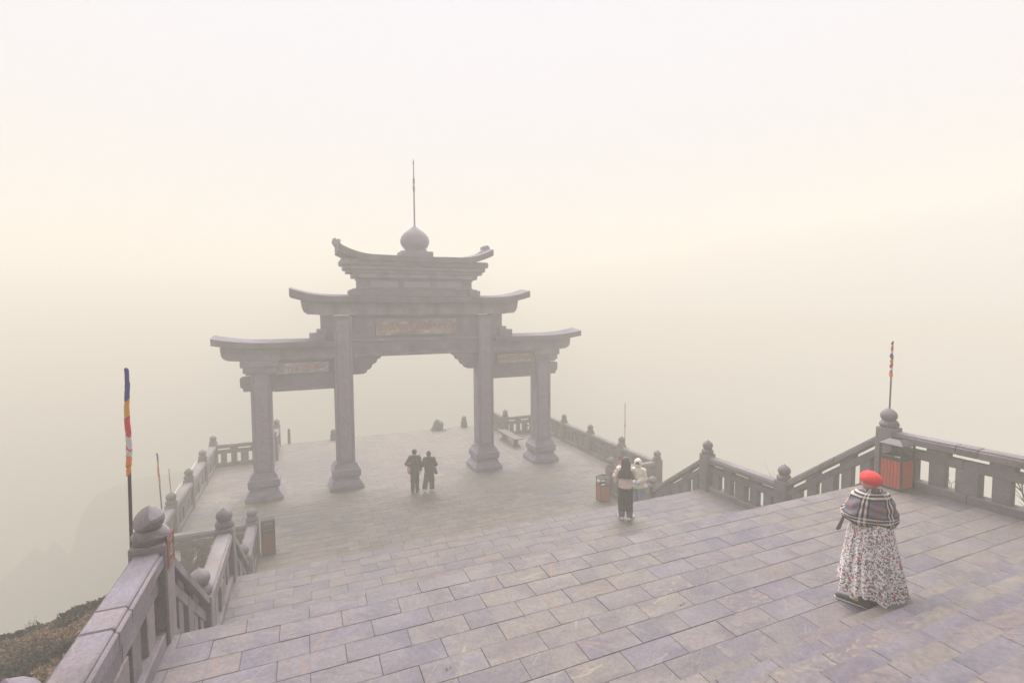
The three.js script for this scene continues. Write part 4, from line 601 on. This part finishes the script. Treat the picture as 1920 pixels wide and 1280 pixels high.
{ // woman walking beside him
  const P = [4.36, 0, -18.72], yaw = yawTo(0.2, -0.97), t = thing('person', 'person with tied-up dark hair in a dark coat and wide trousers, one heel lifted', 'person', P, yaw), J = pose(1.6, { le: [-0.25, 1.1, -0.02], lw: [-0.12, 1.02, -0.22], re: [0.25, 1.1, -0.01], rw: [0.12, 1.05, -0.21], lh: [-0.08, 0.88, 0], lk: [-0.13, 0.5, 0.02], la: [-0.21, 0.16, 0.2], lt: [-0.2, 0.05, 0.08], rk: [0.09, 0.48, -0.02], ra: [0.1, 0.08, -0.02], rt: [0.08, 0.03, -0.17], head: [-0.02, 1.535, -0.02] });
  part(t, 'body', bodyGeo(J, { hands: [[0.6, 0, -0.5], [-0.6, 0, -0.5]], up: [[0, 0.5, -0.8], [0, 0.5, -0.8]] }), skin);
  part(t, 'coat', topGeo(J, { w: [0.19, 0.185, 0.195], d: 0.15, arm: [0.085, 0.082, 0.06], hem: 0.74, wr: 0.007 }), suit);
  part(t, 'trousers', trousersGeo(J, [0.11, 0.1, 0.098], 0.93, 0.79, 0.006), suit2);
  const h = J.head; part(t, 'hair', nets(((u) => (x, y, z) => Math.max(u(x, y, z) + 0.004 * Math.sin(x * 80 + y * 50), -(z + 0.05 + (h[1] - y) * 0.3)))(union([ell(add(h, [0, 0.015, 0.015]), [0.09, 0.118, 0.105], 0.04), ell(add(h, [0, -0.08, 0.07]), [0.05, 0.07, 0.05], 0.05)])), add(h, [-0.14, -0.22, -0.12]), add(h, [0.14, 0.18, 0.2]), 0.01), hairBlack);
  for (const a of ['l', 'r']) shoeParts(t, J[a + 'a'], J[a + 't'], offWhite, white, 1);
  const q = V(0.22, 0.0, 0.04).applyAxisAngle(V(0, 1, 0), yaw).add(V(...P)), b = thing('shoulder_bag', 'dark grey cloth bag at the right hip of the woman with a lifted heel', 'bag', [q.x, 0.82, q.z], yaw);
  part(b, 'bag', nets(((u) => (x, y, z) => Math.max(u(x, y, z), y - 0.16))(union([ell([0.02, -0.01, 0], [0.055, 0.12, 0.1]), cap([0, 0.14, 0], [0.05, -0.08, 0.02], 0.03, 0.05)])), [-0.1, -0.2, -0.16], [0.14, 0.2, 0.16], 0.011), mat(0.05, 0.045, 0.06)); part(b, 'strap', tube([[0, 0.12, 0.05], [-0.03, 0.36, 0.06], [-0.05, 0.54, 0.03], [-0.03, 0.38, -0.08], [0, 0.12, -0.05]], 0.009, 6, 30), mat(0.05, 0.045, 0.06));
}
// ---------------------------------------------------------------- bins, signs, flags, benches, ornaments
const wood = (() => { const [c, g] = canvas(256, 256); fill(c, g, (u, v) => { const n = fbm(u * 40, v * 4, 64, 600, 4) - 0.5, m = fbm(u * 9, v * 9, 9, 610, 3) - 0.5; return [190 + n * 60 + m * 40, 84 + n * 40 + m * 20, 58 + n * 30 + m * 14]; }); return ctex(c); })();
const woodMat = mat(0.78, 0.45, 0.42, { map: wood, roughness: 0.6 });
const woodDark = mat(0.42, 0.22, 0.2, { map: wood, roughness: 0.6 });
function slatBin(x, y, z, turn, label) {                         // open bin: black steel frame, timber slats, hipped cover on posts
  const t = thing('litter_bin', label, 'bin', [x, y, z], turn), w = 0.185;
  const F = []; for (const a of [-1, 1]) for (const b of [-1, 1]) F.push(cbox(a * w - 0.016, a * w + 0.016, 0.0, 0.86, b * w - 0.016, b * w + 0.016, 0.003));
  for (const s of [-1, 1]) for (const h of [0.03, 0.6]) { const q = h > 0.1 ? 0.034 : 0.018; F.push(cbox(-w + 0.017, w - 0.017, h - q, h + q, s * w - 0.014, s * w + 0.014, 0.003), cbox(s * w - 0.014, s * w + 0.014, h - q, h + q, -w + 0.017, w - 0.017, 0.003)); }
  part(t, 'frame', uvm(join(F)), M.black);
  const sg = uvm(cbox(-0.025, 0.025, 0.05, 0.565, -0.008, 0.008, 0.004), 0.5);
  for (let k = 0; k < 6; k++) for (let f = 0; f < 4; f++) { const a = -0.1425 + k * 0.057, p = part(t, 'slat', sg, woodMat, f < 2 ? [a, 0, (f ? 1 : -1) * w] : [(f > 2 ? 1 : -1) * w, 0, a]); if (f >= 2) p.rotation.y = Math.PI / 2; }
  part(t, 'liner', uvm(join([cbox(-0.165, 0.165, 0.1, 0.56, -0.165, 0.165, 0.01)])), M.black);
  part(t, 'rubbish', uvm(new THREE.IcosahedronGeometry(0.09, 1).scale(1.2, 0.35, 1).translate(-0.01, 0.575, 0.03)), mat(0.3, 0.36, 0.5, { roughness: 0.4 }));
  const o = 0.205, i = 0.09, y0 = 0.86, y1 = 0.95, T = [], c = [[-1, -1], [1, -1], [1, 1], [-1, 1]];
  for (let k = 0; k < 4; k++) { const a = c[k], b = c[(k + 1) % 4], P = (q, r, h) => [q[0] * r, h, q[1] * r]; for (const [A, B, C, D] of [[P(a, o, y0), P(a, i, y1), P(b, i, y1), P(b, o, y0)], [P(a, o, y0 - 0.025), P(a, o, y0), P(b, o, y0), P(b, o, y0 - 0.025)], [P(a, i, y1), P(a, i, y1 - 0.04), P(b, i, y1 - 0.04), P(b, i, y1)], [P(a, i, y1 - 0.04), P(a, o, y0 - 0.025), P(b, o, y0 - 0.025), P(b, i, y1 - 0.04)]]) T.push([A, B, C], [A, C, D]); }
  part(t, 'cover', uvm(tris(T)), M.char);
}
slatBin(10.33, YA, -5.68, 0, 'black and orange slatted litter bin against the right corner post, behind the red beret');
slatBin(10.06, 0, -15.24, -0.1, 'black and orange slatted litter bin left of the girl in pink on the plaza');
{ // closed bin with a black hood and a slot
  const t = thing('litter_bin', 'narrow litter bin with black hood and orange slats beside the left stair railing', 'bin', [-1.13, 0, -15.72], 0.12), w = 0.17, d = 0.15;
  part(t, 'frame', uvm(join([cbox(-w - 0.01, -w + 0.022, 0, 0.8, -d, d, 0.004), cbox(w - 0.022, w + 0.01, 0, 0.8, -d, d, 0.004), cbox(-w + 0.023, w - 0.023, 0, 0.045, -d, d, 0.004), cbox(-w + 0.023, w - 0.023, 0.64, 0.8, -d, d - 0.01, 0.004), cbox(-w + 0.023, w - 0.023, 0.05, 0.63, -d + 0.01, d - 0.02, 0.004)])), M.black);
  const sg = uvm(cbox(-0.021, 0.021, 0.055, 0.63, 0, 0.012, 0.003), 0.5); for (let k = 0; k < 6; k++) part(t, 'slat', sg, woodDark, [-0.12 + k * 0.048, 0, d - 0.012]);
  part(t, 'hood', uvm(join([prism([[-d, 0.8], [d + 0.01, 0.8], [d + 0.01, 0.86], [d - 0.03, 1.0], [d - 0.06, 1.03], [-d, 1.03]], -w - 0.012, w + 0.012, (a, b, c) => [c, b, a])])), M.black);
  part(t, 'slot', uvm(cbox(-0.1, 0.1, 0.905, 0.95, d - 0.045, d + 0.004, 0.006)), mat(0.12, 0.11, 0.13)); part(t, 'ledge', uvm(cbox(-0.12, 0.12, 0.72, 0.76, d - 0.02, d + 0.03, 0.006)), M.char);
}
{ // small red warning signs fixed to three posts
  const face = (() => { const [c, g] = canvas(256, 320); g.fillStyle = '#8e2a2c'; g.fillRect(0, 0, 256, 320); g.strokeStyle = '#c9a9a2'; g.lineWidth = 5; g.strokeRect(9, 9, 238, 302); g.fillStyle = '#e6d9d2'; g.fillRect(46, 34, 164, 12); g.fillRect(70, 58, 116, 10); g.fillRect(58, 272, 140, 10); g.fillRect(88, 290, 80, 7);
    g.beginPath(); g.arc(128, 166, 62, 0, 7); g.fill(); g.fillStyle = '#2a2226'; g.beginPath(); g.arc(128, 166, 50, 0, 7); g.fill(); g.strokeStyle = '#e6d9d2'; g.lineWidth = 13; g.beginPath(); g.arc(128, 146, 19, 0, 7); g.stroke(); g.beginPath(); g.arc(128, 188, 22, 0, 7); g.stroke(); return mat(0.33, 0.31, 0.32, { map: ctex(c, true, false), roughness: 0.5 }); })();
  const sign = (x, y, z, ry, w, h, label) => { const t = thing('warning_sign', label, 'sign', [x, y, z], ry); part(t, 'plate', uvm(cbox(-w / 2, w / 2, -h / 2, h / 2, 0, 0.008, 0.003)), mat(0.26, 0.035, 0.035)); part(t, 'printed_face', new THREE.PlaneGeometry(w - 0.008, h - 0.008), face, [0, 0, 0.0095]); };
  sign(XL + 0.162, YA + 0.94, Z1 - 0.01, Math.PI / 2, 0.27, 0.33, 'red warning sign on the nearest left post, below the chipped stone finial');
  sign(XR - 0.13, 1.02, Z4 + 0.162, -0.0, 0.25, 0.31, 'red warning sign on the small post right of the white-hooded woman');
  sign(XL + 0.162, 0.93, Z4, Math.PI / 2, 0.25, 0.31, 'red warning sign seen edge-on on a low post left of the narrow bin');
}
const flagCols = [[0.05, 0.045, 0.2], [0.55, 0.28, 0.03], [0.5, 0.035, 0.05], [0.5, 0.48, 0.5], [0.62, 0.2, 0.025]];
function flagpole(x, y0, z, y1, r, lean, f, label, poleMat, loose = 0) {  // pole with a striped flag wound round its upper part
  const t = thing('flagpole', label, 'flagpole', [x, y0, z]); t.rotation.z = lean;
  const H = y1 - y0; part(t, 'pole', lathe([[0, 0], [r, 0], [r * 0.9, H - 0.02], [0, H]], 10), poleMat); if (!f) return;
  const flag = new THREE.Group(); flag.name = 'flag'; t.add(flag);
  f.forEach(([a, b, c, w], k) => { const g = loft(14, 14, (v, q) => { const y = H - lerp(a, b, v), e = r * (1 + (w - 1) * 0.55) * (1 + 0.06 * Math.sin(q * 3 + v * 7 + k) + loose * Math.max(0, Math.sin(v * 3.1)) * (1 + Math.cos(q - 3))); return [Math.cos(q) * e * (v < 0.001 || v > 0.999 ? 0.9 : 1) + (loose ? -r * 0.6 * loose : 0.3 * r * Math.sin(y * 9)), y + 0.02 * Math.sin(q + k), Math.sin(q) * e * 0.85]; }, (v, q) => [q, v]); part(flag, 'stripe', g, mat(...flagCols[c], { roughness: 0.9, side: THREE.DoubleSide })); });
}
const redPole = mat(0.06, 0.018, 0.025, { roughness: 0.4 }), darkPole = mat(0.06, 0.05, 0.07, { roughness: 0.4 });
flagpole(-1.86, 2.6, -6.55, 6.4, 0.018, -0.019, [[0.0, 0.16, 0, 1.3], [0.155, 0.34, 0, 1.65], [0.335, 0.52, 1, 1.75], [0.515, 0.73, 2, 1.85], [0.725, 0.86, 3, 2.1], [0.855, 0.9, 2, 2.0], [0.895, 0.97, 3, 2.1], [0.965, 1.07, 4, 2.0], [1.065, 1.16, 4, 1.55]], 'tall flagpole wrapped in a bright striped flag behind the nearest left post', redPole);
flagpole(10.98, 3.0, -6.22, 6.34, 0.016, -0.012, [[0, 0.05, 0, 1.1], [0.05, 0.1, 1, 1.1], [0.1, 0.17, 2, 1.15], [0.17, 0.25, 3, 1.1], [0.25, 0.36, 0, 1.9], [0.36, 0.43, 1, 1.6], [0.43, 0.53, 2, 1.7], [0.53, 0.59, 3, 1.7], [0.59, 0.63, 2, 1.5], [0.63, 0.7, 4, 2.3], [0.7, 0.74, 4, 1.2]], 'thin flagpole with a bunched striped flag rising behind the right corner post', darkPole, 0.5);
flagpole(-4.32, -0.6, -18.65, 2.57, 0.022, 0.028, [[0, 0.25, 0, 1.2], [0.25, 0.5, 1, 1.3], [0.5, 0.75, 2, 1.3], [0.75, 1.0, 4, 1.3]], 'small hazy flagpole outside the left plaza railing, nearer of the two', darkPole);
flagpole(-4.32, -0.6, -19.9, 1.71, 0.016, 0.03, [[0, 0.3, 3, 1.1], [0.3, 0.6, 4, 1.2]], 'faint short flagpole outside the left plaza railing, the farther one', mat(0.3, 0.26, 0.25));
flagpole(13.22, -0.4, -18.3, 2.86, 0.02, 0, [[0.75, 0.95, 4, 1.3], [0.95, 1.1, 2, 1.6]], 'thin pale flagpole with a scrap of orange above the right plaza railing', mat(0.3, 0.26, 0.25));
{ // cable slung along the outside of the left plaza railing
  const t = part(scene, 'cable', tube([[PL - 0.19, 0.66, -18.1], [PL - 0.2, 0.96, -19.4], [PL - 0.19, 0.99, -20.8], [PL - 0.2, 1.02, -23.4]], 0.013, 6, 40), white); t.userData = { label: 'white cable slung along the outside of the long left plaza railing', category: 'cable' };
}
function bench(x, z, turn, label) {
  const t = thing('bench', label, 'bench', [x, 0, z], turn, 'timber benches beside the right plaza railing'), pl = uvm(cbox(-0.058, 0.058, 0.4, 0.45, -1.15, 1.15, 0.008), 0.6), pm = mat(0.13, 0.105, 0.1);
  for (let k = 0; k < 4; k++) part(t, 'plank', pl, pm, [-0.183 + k * 0.122, 0, 0]);
  for (const s of [-1, 1]) part(t, 'pedestal', uvm(join([cbox(-0.2, 0.2, 0, 0.06, s * 0.75 - 0.13, s * 0.75 + 0.13, 0.01), prism([[-0.1, 0.06], [0.1, 0.06], [0.1, 0.26], [0.2, 0.4], [-0.2, 0.4], [-0.1, 0.26]], s * 0.75 - 0.07, s * 0.75 + 0.07, (a, b, c) => [a, b, c])])), M.rail2);
}
bench(10.03, -24.15, 0.02, 'timber-topped stone bench between the two right gate columns'); bench(12.0, -24.6, 0.0, 'timber-topped stone bench half hidden behind the rightmost gate column');
{ // hazy carved rock at the far edge of the plaza
  const t = thing('stone_ornament', 'squat dark carved stone standing alone at the far hazy plaza edge', 'ornament', [7.17, 0, -28.45]);
  part(t, 'rock', nets(((u) => (x, y, z) => Math.max(u(x, y, z) + 0.03 * Math.sin(x * 14 + y * 9) * Math.sin(y * 13 + z * 11), -y))(union([ell([0.02, 0.22, 0], [0.3, 0.34, 0.25], 0.1), ell([0.0, 0.48, 0], [0.16, 0.16, 0.15], 0.1), ell([0.2, 0.35, 0], [0.14, 0.2, 0.16], 0.06), ell([-0.28, 0.1, 0.02], [0.14, 0.12, 0.14], 0.06)])), [-0.55, -0.05, -0.4], [0.5, 0.75, 0.4], 0.03), M.rail2);
  part(t, 'pedestal', uvm(cbox(-0.42, 0.42, -0.02, 0.04, -0.32, 0.32, 0.01)), M.rail);
}
{ // posts of the next flight, seen through the fog
  for (const [x, z, y, l] of [[8.85, -28.6, -0.75, 'faint stone post top right of the carved stone at the far plaza edge'], [1.35, -28.7, -0.85, 'faint stone post top beside the second gate column at the far plaza edge'], [-0.9, -29.2, -0.7, 'thin faint post in the fog between the two left gate columns']]) {
    const t = thing('stone_post', l, 'post', [x, y, z]), s = part(t, 'shaft', shaftGeo, M.rail2); part(t, 'finial', ballGeo, M.rail2, [0, 1.19, 0]); part(t, 'lotus_base', bunGeo, M.rail2, [0, 1.055, 0]); if (x < 0) t.scale.set(0.45, 1, 0.45);
  }
}
// ---------------------------------------------------------------- plants
const leafGeo = (n, len, w, seed, spread = 1) => { const r = R(seed), T = []; for (let k = 0; k < n; k++) { const a = r() * 6.28, e = 0.25 + r() * 1.1, d = [Math.cos(a) * Math.cos(e) * spread, Math.sin(e), Math.sin(a) * Math.cos(e) * spread], o = [(r() - 0.5) * len, r() * len * 0.3, (r() - 0.5) * len], L = len * (0.6 + r() * 0.7), s = nrm(crs(d, [0, 1, 0])), m = add(o, mul(d, L * 0.5)), tip = add(o, add(mul(d, L), [0, -L * 0.25, 0])), W = w * (0.7 + r() * 0.6); T.push([o, add(m, mul(s, W)), tip], [o, tip, add(m, mul(s, -W))]); } const g = tris(T); g.computeVertexNormals(); return g; };
{ // scrub covering the slope outside the left railing, too dense to count
  const r = R(77), N = 90000, im = new THREE.InstancedMesh(leafGeo(12, 0.05, 0.0085, 78), mat(1, 1, 1, { roughness: 0.9, side: THREE.DoubleSide, transparent: false }), N), d = new THREE.Object3D(), c = new THREE.Color(); let n = 0;
  while (n < N) {
    const x = lerp(-9, -1.75, Math.pow(r(), 0.7)), z = lerp(-15.5, -1.5, Math.pow(r(), 0.8)); if (x > leftEdge(z) - 0.08 && z > -15) continue; if (x > PL - 0.3 && z < -14.8) continue;
    const p = fbm(x * 0.8 + 30, z * 0.8 + 30, 999, 801, 3), q = fbm(x * 1.7 + 30, z * 1.7 + 30, 999, 805, 3), s = 0.7 + r() * 0.9 + (q > 0.66 ? 0.6 : 0);
    d.position.set(x, ground(x, z) - 0.02, z); d.rotation.set((r() - 0.5) * 0.5, r() * 6.3, (r() - 0.5) * 0.5); d.scale.set(s, s * (0.7 + q), s); d.updateMatrix(); im.setMatrixAt(n, d.matrix);
    const t = p + (r() - 0.5) * 0.35, k = (0.55 + r() * 0.75) * 0.62; if (q > 0.66) c.setRGB(0.09 * k, 0.075 * k, 0.06 * k); else if (r() < 0.03) c.setRGB(0.3 * k, 0.05 * k, 0.03 * k); else if (t > 0.5) c.setRGB(0.33 * k, 0.225 * k, 0.15 * k); else if (t > 0.38) c.setRGB(0.25 * k, 0.14 * k, 0.1 * k); else c.setRGB(0.16 * k, 0.125 * k, 0.085 * k);
    im.setColorAt(n++, c);
  }
  im.name = 'scrub'; im.castShadow = im.receiveShadow = true; im.userData = { label: 'brown and green scrub covering the slope outside the left railing', category: 'scrub', kind: 'stuff' }; scene.add(im);
}
function twigs(parent, seed, h, spread, n, leafCol, leaves, m, thick = 0.012) {  // bare branching shrub with a few clinging leaves
  const r = R(seed), S = [], L = [], grow = (p, d, len, w, lvl) => {
    let a = p, dir = d; const pts = [a]; for (let k = 0; k < 4; k++) { dir = nrm(add(dir, [(r() - 0.5) * 0.5, 0.06, (r() - 0.5) * 0.5])); a = add(a, mul(dir, len / 4)); pts.push(a); }
    S.push(tube(pts, w, 5, 6, 0.5)); if (lvl > 0) for (let k = 0; k < 3; k++) grow(pts[1 + (r() * 4 | 0)], nrm(add(dir, [(r() - 0.5) * 1.6, 0.2, (r() - 0.5) * 1.6])), len * (0.45 + r() * 0.2), w * 0.55, lvl - 1); else if (leaves) for (let k = 0; k < leaves; k++) L.push([pts[1 + (r() * 4 | 0)], r()]);
  };
  for (let k = 0; k < n; k++) grow([(r() - 0.5) * spread * 0.4, 0, (r() - 0.5) * spread * 0.4], nrm([(r() - 0.5) * spread, 1, (r() - 0.5) * spread]), h * (0.6 + r() * 0.4), thick, 2);
  const stem = S.map((g) => g.toNonIndexed()); part(parent, 'twigs', mergeGeometries(stem), m ?? mat(0.06, 0.045, 0.05, { roughness: 1 }));
  if (L.length) part(parent, 'leaves', join(L.map(([p, a]) => leafGeo(2, Math.min(0.07, h * 0.16), Math.min(0.016, h * 0.03), 1 + a * 1e6 | 0).translate(...p))), mat(...leafCol, { roughness: 0.9, side: THREE.DoubleSide }));
}
[[-2.95, -13.7, 0.95, 'dry bush with rusty leaves behind the left landing railing, nearest the red sign'], [-2.85, -14.5, 0.95, 'dry bush with rusty leaves in front of the middle of the shaded crossing railing'], [-2.2, -13.3, 0.85, 'dry bush low behind the left landing railing, beside its far post'], [-2.1, -14.7, 0.95, 'brownish bush squeezed between the crossing railing and the left stair railing'], [-3.3, -15.1, 0.9, 'dry bush at the left end of the shaded crossing railing'], [-2.75, -15.15, 0.9, 'dry bush close against the balusters of the shaded crossing railing']].forEach(([x, z, h, l], k) => { const t = thing('dry_bush', l, 'bush', [x, -0.6, z], k); twigs(t, 900 + k, h, 0.55, 13, [[0.06, 0.02, 0.018], [0.04, 0.02, 0.02], [0.075, 0.025, 0.018]][k % 3], 8); });
[[11.35, -3.95, 3.0, 0.95, 'bare branching shrub showing through the right railing at the picture edge'], [11.2, -5.1, 3.35, 0.6, 'tiny bare sprig between the first balusters right of the slatted bin'], [11.15, -9.15, 1.5, 0.9, 'bare twig behind the balusters of the level middle railing'], [11.1, -11.3, 0.9, 0.9, 'bare twigs behind the lower right sloping handrail']].forEach(([x, z, y, h, l], k) => { const t = thing('bare_shrub', l, 'shrub', [x, y, z], k * 2); twigs(t, 950 + k, h, 0.7, k === 0 ? 4 : 2, [0.1, 0.05, 0.04], 0, mat(0.07, 0.055, 0.07, { roughness: 1 }), k === 0 ? 0.018 : 0.008); });
[[-2.5, -7.6, 0.2, 'feathery young shrub on the slope crest beside the nearest flagpole'], [-3.6, -8.7, 0.14, 'small round-topped seedling standing on the slope crest'], [-3.95, -8.6, 0.12, 'pair of dark seedlings on the middle of the slope crest'], [-4.3, -8.3, 0.11, 'small dark seedling lower down the slope crest']].forEach(([x, z, h, l], k) => { const t = thing('seedling', l, 'plant', [x, ground(x, z), z], k); twigs(t, 970 + k, h, 0.4, 4, [0.06, 0.055, 0.05], k ? 2 : 3, mat(0.06, 0.055, 0.055), 0.004); });
{ // fallen leaf scraps on the paving
  const r = R(63), spots = [[3.95, YA, -4.32], [-0.9, 0, -15.4], [6.9, YA, -5.2], [8.4, YA, -4.6], [1.2, YA, -4.4]], labels = ['dark leaf scrap on the slab joint in the middle of the near landing', 'orange leaf beside the narrow bin on the left of the plaza', 'dark leaf scrap on the landing left of the red beret', 'dark leaf scrap on the landing right of the red beret', 'dark leaf scrap on a slab at lower left, near the stair edge'];
  spots.forEach(([x, y, z], k) => { const m = part(scene, numbered('fallen_leaf'), leafGeo(2, 0.05, 0.014, 640 + k).scale(1, 0.25, 1), mat(...(k === 1 ? [0.5, 0.2, 0.07] : [0.06, 0.045, 0.05]), { side: THREE.DoubleSide }), [x, y + 0.006, z]); m.userData = { label: labels[k], category: 'leaf' }; });
}
renderer.render(scene, camera);
